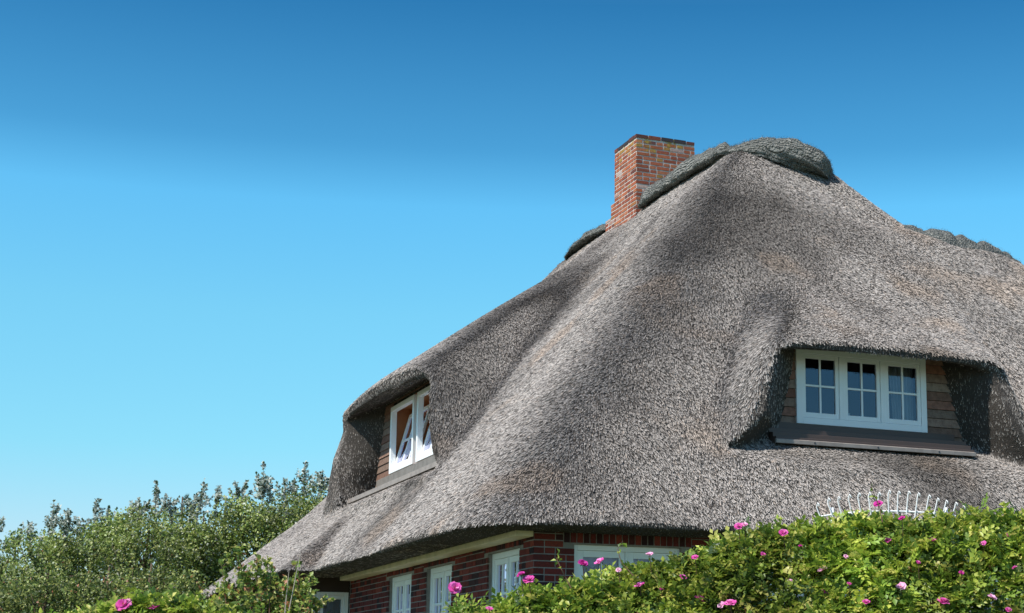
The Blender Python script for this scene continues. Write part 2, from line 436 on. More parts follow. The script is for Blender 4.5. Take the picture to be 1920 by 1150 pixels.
def reeds(n, seed):
    r = np.random.default_rng(seed)
    cen = rv[rf].mean(1)
    view = eyeh - cen; view /= np.linalg.norm(view, axis=1)[:, None]
    fnn = fn / (np.linalg.norm(fn, axis=1)[:, None] + 1e-12)
    vis = (fnn * view).sum(1)
    wgt = area * np.where(vis > -.12, 1.0, .06) * np.where(fnn[:, 2] < -.4, .15, np.where(fnn[:, 2] < .15, .32, 1.0))  # thinned on cheeks and under overhangs so the dark core paints in shade
    wgt *= np.where(cen[:, 0] > 11.5, .3, 1)
    # parts of the wall tops and interiors need none
    wgt *= np.where((cen[:, 1] > 1.12) & (cen[:, 0] > 3.9) & (cen[:, 0] < 6.0) & (cen[:, 2] < 5.98) & (cen[:, 2] > 4.8) & (cen[:, 1] < 2.5), 0, 1)
    wgt *= np.where((cen[:, 0] > 1.12) & (cen[:, 0] < 2.3) & (cen[:, 1] > 6.1) & (cen[:, 1] < 9.5) & (cen[:, 2] < 6.3) & (cen[:, 2] > 5.0), 0, 1)
    pr = wgt / wgt.sum()
    fi = r.choice(len(rf), n, p=pr)
    u, v = r.random(n)[:, None], r.random(n)[:, None]
    q = rf[fi]
    def bil(X): return (X[q[:, 0]] * (1 - u) + X[q[:, 1]] * u) * (1 - v) + (X[q[:, 3]] * (1 - u) + X[q[:, 2]] * u) * v
    p = bil(rv); nn = bil(vn); nn /= np.linalg.norm(nn, axis=1)[:, None] + 1e-9
    dn = np.zeros((n, 3)); dn[:, 2] = -1
    # under overhangs the reeds run out towards the open air
    d = dn - (dn * nn).sum(1)[:, None] * nn
    und = nn[:, 2] < -.4
    outw = np.zeros((n, 3)); outw[:, 0] = np.where((p[:, 0] < 1.3) & (p[:, 1] > 2), -1, 0); outw[:, 1] = np.where((p[:, 0] < 1.3) & (p[:, 1] > 2), 0, -1)
    d[und] = outw[und] - (outw[und] * nn[und]).sum(1)[:, None] * nn[und]
    d /= np.linalg.norm(d, axis=1)[:, None] + 1e-6
    sd = np.cross(nn, d)
    # combing: direction wanders slowly, each stem a little more
    ang = (fbm(p, 1.3, 2) - .5) * .6 + r.normal(0, .12, n)
    d = d * np.cos(ang)[:, None] + sd * np.sin(ang)[:, None]; sd = np.cross(nn, d)
    L = r.uniform(.052, .105, n); wd = r.uniform(.0031, .0060, n)
    edge = (nn[:, 2] < .35)
    L = np.where(edge, L * .5, L)
    lift = r.uniform(.05, .30, n) * np.where(edge, .5, 1)
    flat = np.clip(nn[:, 2], 0, 1)
    base = p - nn * .006 - d * (L * .4)[:, None]
    tip = base + (d * np.cos(lift)[:, None] + nn * np.sin(lift)[:, None]) * L[:, None]
    mid = (base + tip) / 2 + nn * (L * .06)[:, None]
    w0 = sd * wd[:, None]
    # three-sided stem: ridge raised above two edges
    v = np.stack([base - w0 * .8, base + w0 * .8, tip + w0, tip - w0, tip + nn * .004 + d * .003, base + nn * .006], 1).reshape(-1, 3)
    k = np.arange(n)[:, None] * 6
    f4 = np.concatenate([k + np.array([[5, 4, 3, 0]]), k + np.array([[1, 2, 4, 5]])]); 
    f3 = k + np.array([[2, 3, 4]])
    m = weather_shade(p)
    tone = np.where(r.random(n) < .6, r.uniform(.55, 1.0, n), r.uniform(.07, .40, n))
    base_c = np.array([.465, .425, .39])[None] * np.ones((n, 1))
    warm = fbm(p + 7, 1.1, 3)[:, None]
    base_c = lerp(base_c, np.array([.58, .44, .33])[None], np.clip((warm - .60) * 3, 0, .45) + (r.random((n, 1)) < .05) * .5)
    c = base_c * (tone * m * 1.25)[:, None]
    c6 = np.repeat(c[:, None], 6, 1); c6[:, [0, 1, 5]] *= .38  # root ends coloured darker than the tips
    return v, f4, f3, c6.reshape(-1, 3)
NREED = 1000000
v1, f4, f3, c1 = reeds(NREED, 3)
nv = len(rv)
verts = np.concatenate([rv, v1]); cols = np.concatenate([np.tile([[.05, .045, .04]], (nv, 1)), c1])
midx = np.concatenate([np.zeros(len(rf)), np.ones(len(f4)), np.ones(len(f3))]).astype(np.int32)
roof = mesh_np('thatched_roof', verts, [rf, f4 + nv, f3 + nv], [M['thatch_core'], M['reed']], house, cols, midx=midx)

# ---------------- ridge caps: heather sods under netting, folded and lumpy
def cap(name, path, ra, rb, fold, amp, seed, droop=0., seg=28, step=.03, along=False):
    """path: list of (a,b,z); ra: half width, rb: height; profile hugs both slopes"""
    P = [Vector(p) for p in path]; L = [0]
    for i in range(1, len(P)): L.append(L[-1] + (P[i] - P[i - 1]).length)
    n = int(L[-1] / step) + 1; s_ = np.linspace(0, L[-1], n)
    pts = np.stack([np.interp(s_, L, [p[k] for p in P]) for k in range(3)], 1)
    for it in range(6): pts[1:-1] = (pts[:-2] + pts[1:-1] * 2 + pts[2:]) / 4
    tg = np.gradient(pts, axis=0); tg /= np.linalg.norm(tg, axis=1)[:, None]
    sd = np.cross(tg, [0, 0, 1.]); sd /= np.linalg.norm(sd, axis=1)[:, None]; up = np.cross(sd, tg)
    raa = np.interp(s_, L, ra) if hasattr(ra, '__len__') else np.full(n, ra)
    rbb = np.interp(s_, L, rb) if hasattr(rb, '__len__') else np.full(n, rb)
    ee = np.clip(np.minimum(s_, L[-1] - s_) / .40, 0.0, 1); endf = np.sqrt(np.clip(1 - (1 - ee) ** 2, .003, 1))
    th = np.linspace(-math.pi, math.pi, seg, endpoint=False)
    rr = np.zeros((n, seg, 3))
    for k, t_ in enumerate(th):
        x = math.sin(t_); y = math.cos(t_)
        px = x * raa * endf; py = (y if y > 0 else y * .7) * rbb * endf - abs(x) ** 1.5 * raa * droop
        q = pts + sd * px[:, None] + up * py[:, None]
        if along:
            cc = np.stack([s_ * .55, np.full(n, t_ * fold) + 1.3 * np.sin(s_ * 1.9), np.full(n, seed)], 1)
            ds = np.abs(vnoise(cc, 1.0) - .5) * 2
        else:
            cc = np.stack([s_ * fold + t_ * .35, np.full(n, t_ * .5), np.full(n, seed)], 1)
            ds = np.sqrt(np.abs(vnoise(cc, 1.0) - .5) * 2.2)
        ds2 = fbm(np.stack([s_ * 7, np.full(n, math.cos(t_) * 3.), np.full(n, math.sin(t_) * 3 + seed)], 1), 1.0, 3) - .5
        dsp = (amp * (ds - .5) + amp * (.35 if along else .7) * ds2) * endf
        q = q + (sd * x + up * y) * dsp[:, None]
        rr[:, k] = q
    idx = np.arange(n * seg).reshape(n, seg)
    f = np.stack([idx[:-1], idx[1:], np.roll(idx, -1, 1)[1:], np.roll(idx, -1, 1)[:-1]], -1).reshape(-1, 4)
    v = rr.reshape(-1, 3)
    r = np.random.default_rng(int(seed * 10)); m = n * seg * 2
    # heather twigs poking through the net
    i = r.integers(0, len(v), m); cen = np.repeat(pts, seg, 0)[i]; nn = v[i] - cen; nn /= np.linalg.norm(nn, axis=1)[:, None] + 1e-6
    d = nn + r.normal(0, .9, (m, 3)); d /= np.linalg.norm(d, axis=1)[:, None]; o_ = v[i] + r.normal(0, .012, (m, 3))
    ln = r.uniform(.015, .05, m)[:, None]; sdv = np.cross(d, r.normal(0, 1, (m, 3))); sdv *= .0022 / (np.linalg.norm(sdv, axis=1)[:, None] + 1e-6)
    tv = np.stack([o_ - sdv, o_ + sdv, o_ + d * ln], 1).reshape(-1, 3)
    f3_ = np.arange(m)[:, None] * 3 + np.array([[0, 1, 2]]) + len(v)
    return mesh_np(name, np.concatenate([v, tv]), [f, f3_], M['net'], house, smooth=True)
cap('ridge_cap', [(5.35, 8.85, 10.14), (5.35, 7.6, 10.16), (5.36, 6.4, 10.16), (5.38, 5.6, 10.14)], .25, .17, 6.0, .11, 1.3, droop=.5)
cap('ridge_cap', [(5.2, 6.2, 10.08), (5.3, 5.55, 10.06), (5.7, 5.22, 10.02), (6.2, 5.12, 9.96), (6.55, 5.06, 9.88), (6.92, 5.0, 9.70)], [.14, .22, .30, .38, .44, .40], [.12, .17, .21, .26, .30, .28], 2.3, .25, 2.7, droop=.35, along=True, seg=80, step=.02)
cap('ridge_cap', [(5.3, 10.35, 10.10), (5.3, 11.4, 10.12), (5.3, 12.0, 10.10), (5.3, 12.45, 10.0)], .20, .09, 4.0, .08, 4.1, droop=.4)
cap('ridge_cap', [(7.2, 4.5, 8.78), (7.9, 4.1, 8.53), (8.7, 4.02, 8.44), (9.5, 4.04, 8.31), (10.2, 4.1, 7.96)], [.24, .32, .32, .3, .2], [.15, .21, .21, .2, .12], 4.5, .10, 5.2, droop=.4)

# ---------------- brickwork
def brick_run(mb, org, eu, en, u0, u1, z0, z1, holes=(), seed=0, pal=0, soldier=(), batter=0, L=.24, Hh=.0625, J=.0125):
    if pal: Hh, J = .053, .023
    r = random.Random(seed); eu = Vector(eu); en = Vector(en); org = Vector(org)
    dark = [(.055, .018, .018), (.04, .018, .022), (.08, .022, .02)]
    red = [(.20, .035, .025), (.16, .028, .022), (.24, .045, .03), (.13, .025, .022), (.18, .03, .025)]
    if pal: red = [(.40, .12, .055), (.35, .10, .05), (.42, .15, .075), (.30, .08, .045), (.38, .13, .07)]; dark = [(.17, .06, .05), (.14, .06, .055), (.26, .08, .05)]
    def put(ua, ub, za, zb):
        for (ha, hb, hz0, hz1) in holes:
            if za < hz1 - .004 and zb > hz0 + .004:
                if ua < hb and ub > ha:
                    if ua < ha and ub > hb: put(ua, ha, za, zb); put(hb, ub, za, zb); return
                    if ua < ha: ub = ha
                    elif ub > hb: ua = hb
                    else: return
                    if ub - ua < .02: return
        c = r.choice(dark) if r.random() < (.12 if pal else .3) else r.choice(red)
        k = r.uniform(.8, 1.2); c = tuple(x * k for x in c)
        hz = (za + zb) / 2
        if pal and r.random() < np.clip((hz - 11.0) * 1.3, .04, .45) and (org.z + hz) > 0: c = lerp(np.array(c), np.array(r.choice([(.42, .27, .06), (.36, .22, .05)])), r.uniform(.25, .75)); c = tuple(c)
        elif pal and r.random() < .07: c = tuple(lerp(np.array(c), np.array((.55, .50, .46)), r.uniform(.3, .7)))
        j = r.uniform(.003, .008); jj = r.uniform(-.0015, .0015)
        o = org + eu * ua + Vector((0, 0, za + jj)) + en * -.02
        mb.obox(o, eu * (ub - ua), en * (.02 + j), Vector((0, 0, zb - za)), c)
    z = z0; k = 0
    while z < z1 - .02:
        sold = [s for s in soldier if z < s[3] and z + Hh > s[2]]
        u = u0 + (0 if k % 2 == 0 else -.125); i = 0
        while u < u1:
            l = L if (i + k // 2) % 2 == 0 else .115
            ua, ub = max(u, u0), min(u + l - .0, u1)
            segs = [(ua, ub)]
            for s in sold:
                ns = []
                for (x, y) in segs:
                    if y <= s[0] or x >= s[1]: ns.append((x, y))
                    else:
                        if x < s[0] - .02: ns.append((x, s[0] - J))
                        if y > s[1] + .02: ns.append((s[1] + J, y))
                segs = ns
            for (x, y) in segs:
                if y - x > .02: put(x, y, z, min(z + Hh, z1))
            u += l + J; i += 1
        z += Hh + J; k += 1
    for s in soldier:
        u = s[0]
        while u < s[1] - .03:
            put(u, min(u + .065, s[1]), s[2], s[3]); u += .065 + J

def wall_core(mb, org, eu, en, u0, u1, z0, z1, holes, th=.3):
    """slab with rectangular holes, cut into pieces butted end to end"""
    eu = Vector(eu); en = Vector(en); org = Vector(org)
    us = sorted({u0, u1, *[h[0] for h in holes], *[h[1] for h in holes]})
    for i in range(len(us) - 1):
        a, b = us[i], us[i + 1]; hs = [h for h in holes if h[0] <= a + 1e-6 and h[1] >= b - 1e-6]
        zs = [(z0, z1)] if not hs else [(z0, hs[0][2]), (hs[0][3], z1)]
        for (x, y) in zs:
            if y > x: mb.obox(org + eu * a + Vector((0, 0, x)) - en * th, eu * (b - a), en * th, Vector((0, 0, y - x)))

ZT = 3.40
LW = .16
lwin = [(.46, 1.58), (2.98, 4.11), (4.82, 5.99)]
lh = [(x0, x1, 1.90, 3.20) for x0, x1 in lwin]
fwin = [(.63, 1.93), (3.0, 4.3), (5.6, 6.9), (8.2, 9.5)]
fh = [(x0, x1, 1.90, 3.21) for x0, x1 in fwin]
ls = [(x0 - .12, x1 + .12, 3.215, 3.395) for x0, x1 in lwin]
fs = [(x0 - .12, x1 + .12, 3.225, 3.395) for x0, x1 in fwin]
mb = MB(); wall_core(mb, (LW, 0, 0), (0, 1, 0), (-1, 0, 0), .3, 8.25, .6, ZT, lh); mb.build('wall', M['mortar'], house)
mb = MB(); wall_core(mb, (0, 0, 0), (1, 0, 0), (0, -1, 0), LW, 13.2, .6, ZT, fh); mb.build('wall', M['mortar'], house)
mb = MB(); mb.box((-.75, 8.75, .6), (-.45, 14.0, 3.3)); mb.box((-.45, 13.7, .6), (13.2, 14.0, 3.35)); mb.box((12.9, .3, .6), (13.2, 13.7, 3.35)); mb.build('wall', M['mortar'], house)
mb = MB(); brick_run(mb, (LW, 0, 0), (0, 1, 0), (-1, 0, 0), 0, 8.2, .62, ZT, lh, 2, soldier=ls); mb.build('brick_facing', M['brick'], house)
mb = MB(); brick_run(mb, (0, 0, 0), (1, 0, 0), (0, -1, 0), LW, 13.2, .62, ZT, fh, 3, soldier=fs); mb.build('brick_facing', M['brick'], house)
mb = MB(); brick_run(mb, (-.75, 0, 0), (0, 1, 0), (-1, 0, 0), 8.75, 14.0, .62, 3.3, (), 4); mb.build('brick_facing', M['brick'], house)

# soffit box along the left eave
mb = MB(); mb.box((-.06, -.02, 3.272), (LW - .012, 8.0, 3.40)); mb.build('soffit_board', M['cream_paint'], house, .006)

# ---------------- windows
def window(org, eu, en, w_, h_, sashes, cols, rows, fr=.06, st=.05, mun=.022, tilt=0, curtain=None, depth=.07, mullion=.04, extra_room=None, bars=True):
    """org = lower corner on the outer face of the frame"""
    org, eu, en = Vector(org), Vector(eu), Vector(en); ez_ = Vector((0, 0, 1))
    f = MB()
    def slab(mb, u0, u1, z0, z1, n0, n1, o=org, ew=ez_, nn=en):
        mb.obox(o + eu * u0 + ew * z0 + nn * n0, eu * (u1 - u0), nn * (n1 - n0), ew * (z1 - z0))
    slab(f, 0, fr, 0, h_, -depth, 0); slab(f, w_ - fr, w_, 0, h_, -depth, 0)
    slab(f, fr, w_ - fr, h_ - fr, h_, -depth, 0); slab(f, fr, w_ - fr, 0, fr, -depth, .0)
    iw = (w_ - 2 * fr - (sashes - 1) * mullion) / sashes
    for i in range(1, sashes):
        u = fr + i * iw + (i - 1) * mullion; slab(f, u, u + mullion, fr, h_ - fr, -depth, 0)
    win = f.build('window', M['white_paint'], house, .005)
    for i in range(sashes):
        u0 = fr + i * (iw + mullion) + .003; u1 = u0 + iw - .006; z0, z1 = fr + .003, h_ - fr - .003
        ew = (ez_ * math.cos(tilt) - en * math.sin(tilt)); nn = (en * math.cos(tilt) + ez_ * math.sin(tilt))
        o = org + ez_ * 0 - en * .012
        if tilt: o = org + ez_ * z0 * (1 - math.cos(tilt)) - en * .03
        s = MB(); d0, d1 = -.04, 0
        slab(s, u0, u0 + st, z0, z1, d0, d1, o, ew, nn); slab(s, u1 - st, u1, z0, z1, d0, d1, o, ew, nn)
        slab(s, u0 + st, u1 - st, z1 - st, z1, d0, d1, o, ew, nn); slab(s, u0 + st, u1 - st, z0, z0 + st * 1.25, d0, d1, o, ew, nn)
        x0, x1, y0, y1 = u0 + st, u1 - st, z0 + st * 1.25, z1 - st
        for c in range(1, cols):
            x = x0 + (x1 - x0) * c / cols; slab(s, x - mun / 2, x + mun / 2, y0, y1, d0 + .006, d1 - .008, o, ew, nn)
        for r_ in range(1, rows):
            y = y0 + (y1 - y0) * r_ / rows
            for c in range(cols):
                xa = x0 + (x1 - x0) * c / cols + (mun / 2 if c else 0); xb = x0 + (x1 - x0) * (c + 1) / cols - (mun / 2 if c < cols - 1 else 0)
                slab(s, xa, xb, y - mun / 2, y + mun / 2, d0 + .006, d1 - .008, o, ew, nn)
        s.build('sash', M['white_paint'], win, .003)
        g_ = MB(); p = o + nn * -.022
        g_.add([p + eu * x0 + ew * y0, p + eu * x1 + ew * y0, p + eu * x1 + ew * y1, p + eu * x0 + ew * y1], [(0, 1, 2, 3)])
        g_.build('pane', M['glass'], win)
        if curtain:
            for (ca, cb, ctop, cbot) in curtain:
                cu = MB(); ns = 40; xa, xb = u0 + (u1 - u0) * ca, u0 + (u1 - u0) * cb
                vs = []
                for k in range(ns + 1):
                    tt = k / ns; x = xa + (xb - xa) * tt; dd = .11 + .014 * math.sin(tt * 55 * abs(xb - xa) + i)
                    zb_ = z0 + (z1 - z0) * cbot(tt); zt_ = z0 + (z1 - z0) * ctop
                    vs += [org + eu * x + ez_ * zb_ - en * dd, org + eu * x + ez_ * zt_ - en * dd]
                cu.add(vs, [(2 * k, 2 * k + 2, 2 * k + 3, 2 * k + 1) for k in range(ns)])
                cu.build('curtain', M['curtain'], win, smooth=True)
    return win

swag = [(0, .5, 1.0, lambda t: .05 + .0 * t), ]
def sw(t): return .15 + .75 * (1 - abs(2 * t - 1)) ** 1.5 * 0.9
LC = [(0.02, .98, 1.0, lambda t: .90 - .05 * abs(math.sin(t * math.pi * 4))), (0.02, .20, .95, lambda t: .02), (.80, .98, .95, lambda t: .02)]
for x0, x1 in lwin:
    window((LW + .055, x0, 1.90), (0, 1, 0), (-1, 0, 0), x1 - x0, 1.30, 2, 2, 3, fr=.07, st=.065, mun=.03, curtain=LC, mullion=.03)
for x0, x1 in fwin:
    window((x0, .055, 1.90), (1, 0, 0), (0, -1, 0), x1 - x0, 1.31, 2, 2, 3, fr=.06, st=.07, mun=.03, curtain=LC, mullion=.03)
# window boards
for x0, x1 in lwin: MB().box((LW - .05, x0, 1.86), (LW + .05, x1, 1.899)).build('window_sill', M['white_paint'], house, .004)
for x0, x1 in fwin: MB().box((x0, -.05, 1.86), (x1, .05, 1.899)).build('window_sill', M['white_paint'], house, .004)

# bay beside the brick wall, front facing
BB = 8.25
mb = MB(); mb.box((-.85, BB, 3.12), (LW - .01, BB + .06, 3.5)); mb.build('bay_fascia', M['brown_board'], house, .004)
window((-.345, BB, 1.6), (1, 0, 0), (0, -1, 0), .49, 1.515, 1, 1, 1, fr=.055, st=.05, curtain=[(.02, .98, 1, lambda t: .02)])
window((-.86, BB, 1.6), (1, 0, 0), (0, -1, 0), .50, 1.515, 1, 1, 1, fr=.055, st=.05, curtain=[(.02, .98, 1, lambda t: .02)])
mb = MB(); mb.box((-.86, BB, .6), (LW - .01, BB + .08, 1.595)); mb.build('bay_panel', M['white_paint'], house, .004)

# ---------------- front dormer: cladding, window, sill
def planks(name, axis, plane, u0, u1, z0, z1, hole, seed, cr_=.118):
    r = random.Random(seed); mb = MB(); z = z0
    while z < z1:
        za, zb = z, min(z + cr_ - .006, z1)
        us = u0 + (.36 if z > 5.35 and axis == 'b' else 0)
        segs = [(us, u1)]
        if za < hole[3] and zb > hole[2]: segs = [(us, hole[0]), (hole[1], u1)]
        for (x, y) in segs:
            k = r.uniform(.7, 1.25); lo = np.clip((z - z0) / (z1 - z0), 0, 1)
            c = np.array((.27, .19, .145)) * k; c = lerp(c, np.array((.26, .10, .065)) * k, np.clip(r.uniform(-.1, .9), 0, 1))
            c = tuple(c)
            t0, t1 = .0, .022
            if axis == 'b':
                vs = [(x, plane, za), (y, plane, za), (y, plane - .024, za), (x, plane - .024, za), (x, plane, zb), (y, plane, zb), (y, plane - .008, zb), (x, plane - .008, zb)]
            else:
                vs = [(plane, x, za), (plane, y, za), (plane - .024, y, za), (plane - .024, x, za), (plane, x, zb), (plane, y, zb), (plane - .008, y, zb), (plane - .008, x, zb)]
            mb.add(vs, [(0, 3, 2, 1), (4, 5, 6, 7), (0, 1, 5, 4), (1, 2, 6, 5), (2, 3, 7, 6), (3, 0, 4, 7)], c)
        z += cr_
    return mb.build(name, M['cladding'], house)
planks('dormer_cladding', 'b', 1.02, 3.5, 6.6, 4.78, 6.02, (4.02, 5.90, 4.95, 5.90), 4)
window((3.985, .975, 4.925), (1, 0, 0), (0, -1, 0), 1.935, .985, 3, 2, 2, fr=.085, st=.05, mun=.026, mullion=.075, depth=.08)
# a little jug on the inner ledge, a curtain on the right
mb = MB(); vs = []; ns = 50
for k in range(ns + 1):
    t_ = k / ns; vs += [(5.52 + .30 * t_, 1.16 + .015 * math.sin(t_ * 44), 4.98), (5.46 + .38 * t_, 1.16 + .015 * math.sin(t_ * 44), 5.86)]
mb.add(vs, [(2 * k, 2 * k + 2, 2 * k + 3, 2 * k + 1) for k in range(ns)]); mb.build('dormer_curtain', M['curtain'], house, smooth=True)
mb = MB(); mb.tube([(4.78, 1.13, 4.96), (4.78, 1.13, 5.0), (4.78, 1.13, 5.08), (4.78, 1.13, 5.12)], [.05, .07, .055, .06], 14); jug = mb.build('jug', M['white_paint'], None)
jug.parent = None; jug.location = tuple(HC); jug.rotation_euler = (0, 0, HROT); tag(jug, 'small pale jug behind the middle pane of the right dormer window', 'jug')
def prof(name, axis, pts, u0, u1, m, parent=house):
    """extrude a closed (n,z) profile along a or b"""
    mb = MB(); n = len(pts)
    f = (lambda u, p: (u, p[0], p[1])) if axis == 'b' else (lambda u, p: (p[0], u, p[1]))
    vs = [f(u0, p) for p in pts] + [f(u1, p) for p in pts]
    mb.add(vs, [(i, (i + 1) % n, n + (i + 1) % n, n + i) for i in range(n)] + [tuple(range(n))[::-1], tuple(range(n, 2 * n))])
    return mb.build(name, m, parent, .003)
sf = prof('sill_flashing', 'b', [(.52, 4.58), (.52, 4.66), (.60, 4.672), (.60, 4.725), (.70, 4.74), (.70, 4.795), (.955, 4.83), (.955, 4.92), (1.01, 4.92), (1.01, 4.70), (.8, 4.58)], 3.44, 6.32, M['flashing'])
prof('sill_strip', 'b', [(.475, 4.575), (.475, 4.622), (.517, 4.635), (.517, 4.575)], 3.42, 6.31, M['aluminium'], sf)
for u in (3.95, 4.85, 5.75): MB().tube([(u, .478, 4.60), (u, .468, 4.60)], .012, 8).build('screw', M['lead'], sf)

# ---------------- left dormer
planks('dormer_cladding', 'a', 1.02, 5.75, 10.4, 4.85, 6.3, (6.3, 9.24, 5.13, 6.18), 7)
for (x0, x1) in ((7.88, 9.26), (6.30, 7.70)):
    window((.975, x0, 5.10), (0, 1, 0), (-1, 0, 0), x1 - x0, 1.10, 1, 3, 2, fr=.075, st=.06, mun=.034, tilt=R(15), depth=.09)
sf = prof('sill_flashing', 'a', [(.56, 4.70), (.56, 4.76), (.66, 4.79), (.665, 4.82), (.80, 4.86), (.805, 4.89), (.965, 4.93), (.965, 5.08), (1.01, 5.08), (1.01, 4.78), (.8, 4.7)], 4.9, 10.0, M['grey_board'])
prof('sill_strip', 'a', [(.50, 4.675), (.50, 4.745), (.555, 4.76), (.555, 4.675)], 4.9, 9.98, M['aluminium'], sf)
# timber lining of the two rooms behind the dormers
mb = MB(); x0, x1, y0, y1, z0, z1 = 1.02, 2.0, 6.28, 9.28, 5.10, 6.2
mb.box((x1, y0, z0), (x1 + .03, y1, z1)); mb.box((x0, y0 - .03, z0), (x1, y0, z1)); mb.box((x0, y1, z0), (x1, y1 + .03, z1)); mb.box((x0, y0, z1), (x1, y1, z1 + .03)); mb.box((x0, y0, z0 - .03), (x1, y1, z0))
mb.build('room_lining', M['orange_wood'], house)
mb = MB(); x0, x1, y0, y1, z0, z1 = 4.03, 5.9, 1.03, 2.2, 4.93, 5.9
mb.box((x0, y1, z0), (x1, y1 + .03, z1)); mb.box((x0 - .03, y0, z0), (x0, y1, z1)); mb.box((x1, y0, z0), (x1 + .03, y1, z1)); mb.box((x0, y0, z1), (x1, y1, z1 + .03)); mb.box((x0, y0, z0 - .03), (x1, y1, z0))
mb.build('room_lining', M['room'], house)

# ---------------- chimney
ca0, ca1, cb0, cb1, ct = 5.22, 6.36, 8.95, 9.95, 11.42
core = MB(); core.box((ca0 + .001, cb0 + .001, 9.2), (ca1, cb1, ct))
core.box((ca0 - .0, cb1, 9.2), (ca1, cb1 + .16, 10.42)); core.box((ca0, cb1 + .16, 9.2), (ca1, cb1 + .42, 10.16))
ch = core.build('chimney', M['pale_mortar'], house)
mb = MB()
brick_run(mb, (0, cb0, 0), (1, 0, 0), (0, -1, 0), ca0 - .006, ca1 + .004, 9.6, ct - .06, (), 21, pal=1)
brick_run(mb, (ca0, 0, 0), (0, 1, 0), (-1, 0, 0), cb0 - .002, cb1, 9.6, ct - .06, (), 22, pal=1)
brick_run(mb, (ca0, 0, 0), (0, 1, 0), (-1, 0, 0), cb1 + .005, cb1 + .165, 9.6, 10.43, (), 23, pal=1)
brick_run(mb, (ca0, 0, 0), (0, 1, 0), (-1, 0, 0), cb1 + .17, cb1 + .43, 9.6, 10.17, (), 24, pal=1)
brick_run(mb, (ca1, 0, 0), (0, 1, 0), (1, 0, 0), cb0, cb1, 9.6, ct - .06, (), 25, pal=1)
brick_run(mb, (0, cb1, 0), (1, 0, 0), (0, 1, 0), ca0, ca1, 10.45, ct - .06, (), 26, pal=1)
mb.build('chimney_bricks', M['chimney_brick'], ch)
# top course of dark bricks, cut short of each other
mb = MB(); r = random.Random(9); u = ca0 - .012
while u < ca1:
    l = min(.24, ca1 + .012 - u)
    mb.box((u, cb0 - .012, ct - .055 + r.uniform(-.006, .006)), (u + l - .012, cb0 + .10, ct + r.uniform(.0, .012)), r.choice([(.05, .045, .05), (.12, .05, .04), (.22, .07, .045), (.15, .055, .045)])); u += .25
u = cb0 + .11
while u < cb1:
    l = min(.24, cb1 + .012 - u)
    mb.box((ca0 - .012, u, ct - .055), (ca0 + .10, u + l - .012, ct + r.uniform(.0, .012)), r.choice([(.05, .045, .05), (.12, .05, .04), (.20, .065, .045)])); u += .25
mb.box((ca0 + .1, cb0 + .1, ct - .05), (ca1 + .012, cb1 + .012, ct + .004), (.05, .05, .055))
mb.build('chimney_top_course', M['brick'], ch)

# lamp hook on the left wall
mb = MB(); cz = 2.80; pts = []
for k in range(15):
    t_ = math.pi * (1.05 - k / 14 * 1.25); pts.append((LW - .09, .22 + .075 * -math.cos(t_), cz + .085 * math.sin(t_)))
pts += [(LW - .09, .20 + .09, cz - .10), (LW - .02, .20 + .08, cz - .16)]
mb.tube(pts, .022, 10); mb.build('wall_hook', M['white_metal'], house, smooth=True)

# ------------------------------------------------------------------ foliage helpers
def unit(v): return v / (np.linalg.norm(v, axis=-1, keepdims=True) + 1e-9)
def rnd_dir(r, n, up=0.0):
    v = r.normal(0, 1, (n, 3)); v[:, 2] = v[:, 2] + up; return unit(v)
def leaflets(p, d, nrm, L, wd, c, droop=.12):
    """folded, slightly drooping leaf blades: 5 points, 2 faces each"""
    n = len(p); L = np.broadcast_to(L, (n,))[:, None]; wd = np.broadcast_to(wd, (n,))[:, None]
    sd = unit(np.cross(nrm, d)); up = np.cross(d, sd)
    m = p + d * L * .5 - up * L * .03
    l = p + d * L * .48 + sd * wd + up * wd * .35; r_ = p + d * L * .48 - sd * wd + up * wd * .35
    t = p + d * L - up * L * droop
    v = np.stack([p, l, t, r_, m], 1).reshape(-1, 3)
    k = np.arange(n)[:, None] * 5
    f = np.concatenate([k + np.array([[0, 4, 2, 1]]), k + np.array([[0, 3, 2, 4]])])
    return v, f, np.repeat(c, 5, 0)
def merge(parts):
    vs, fs, cs = [], [], []; o = 0
    for v, f, c in parts: vs.append(v); fs.append(f + o); cs.append(c); o += len(v)
    return np.concatenate(vs), np.concatenate(fs), np.concatenate(cs)
def tint(r, n, pal, w=None, j=.18):
    pal = np.array(pal); i = r.choice(len(pal), n, p=w)
    return pal[i] * r.uniform(1 - j, 1 + j, (n, 1))

# ------------------------------------------------------------------ rose hedge in front of the house
TX = [-6, -4.1, -3.6, -3.28, -2.97, -2.8, -2.5, -1.6, -1.34, -1.28, -1.15, -1.02, -.87, -.78, -.66, -.55, -.42, -.16, .03, .10, .22, .39, .48, .65, .80, .93, 1.13, 1.26, 1.45, 1.65, 1.87, 2.0, 2.13, 3, 6]
TY = [1180, 1172, 1150, 1122, 1126, 1140, 1175, 1195, 1160, 1128, 1170, 1128, 1104, 1112, 1116, 1094, 1080, 1066, 1056, 1042, 1048, 1018, 1000, 996, 994, 984, 974, 966, 976, 980, 969, 968, 975, 970, 980]
def hedge_top(x):
    return 1.6 + (1300 - np.interp(x, TX, TY)) / 3100 * 10.3 - .085
def hedge_h(x, y):
    s_ = 10.25 - y
    p = np.stack([x, y, x * 0 + 3.3], -1)
    b = (fbm(p, 2.4, 3) - .5) * .36 + (fbm(p + 9, 6.0, 2) - .5) * .28
    return hedge_top(x) - np.where(s_ > 0, 1.55 * np.abs(s_) ** 1.12, .7 * np.maximum(-s_ - .5, 0) ** 1.3) + b * np.clip(s_ * 3 + .35, .2, 1)
HP = [(.13, .21, .03), (.20, .30, .04), (.32, .41, .055), (.45, .50, .08), (.58, .55, .14), (.06, .11, .025)]
HWt = [.2, .25, .22, .16, .09, .08]
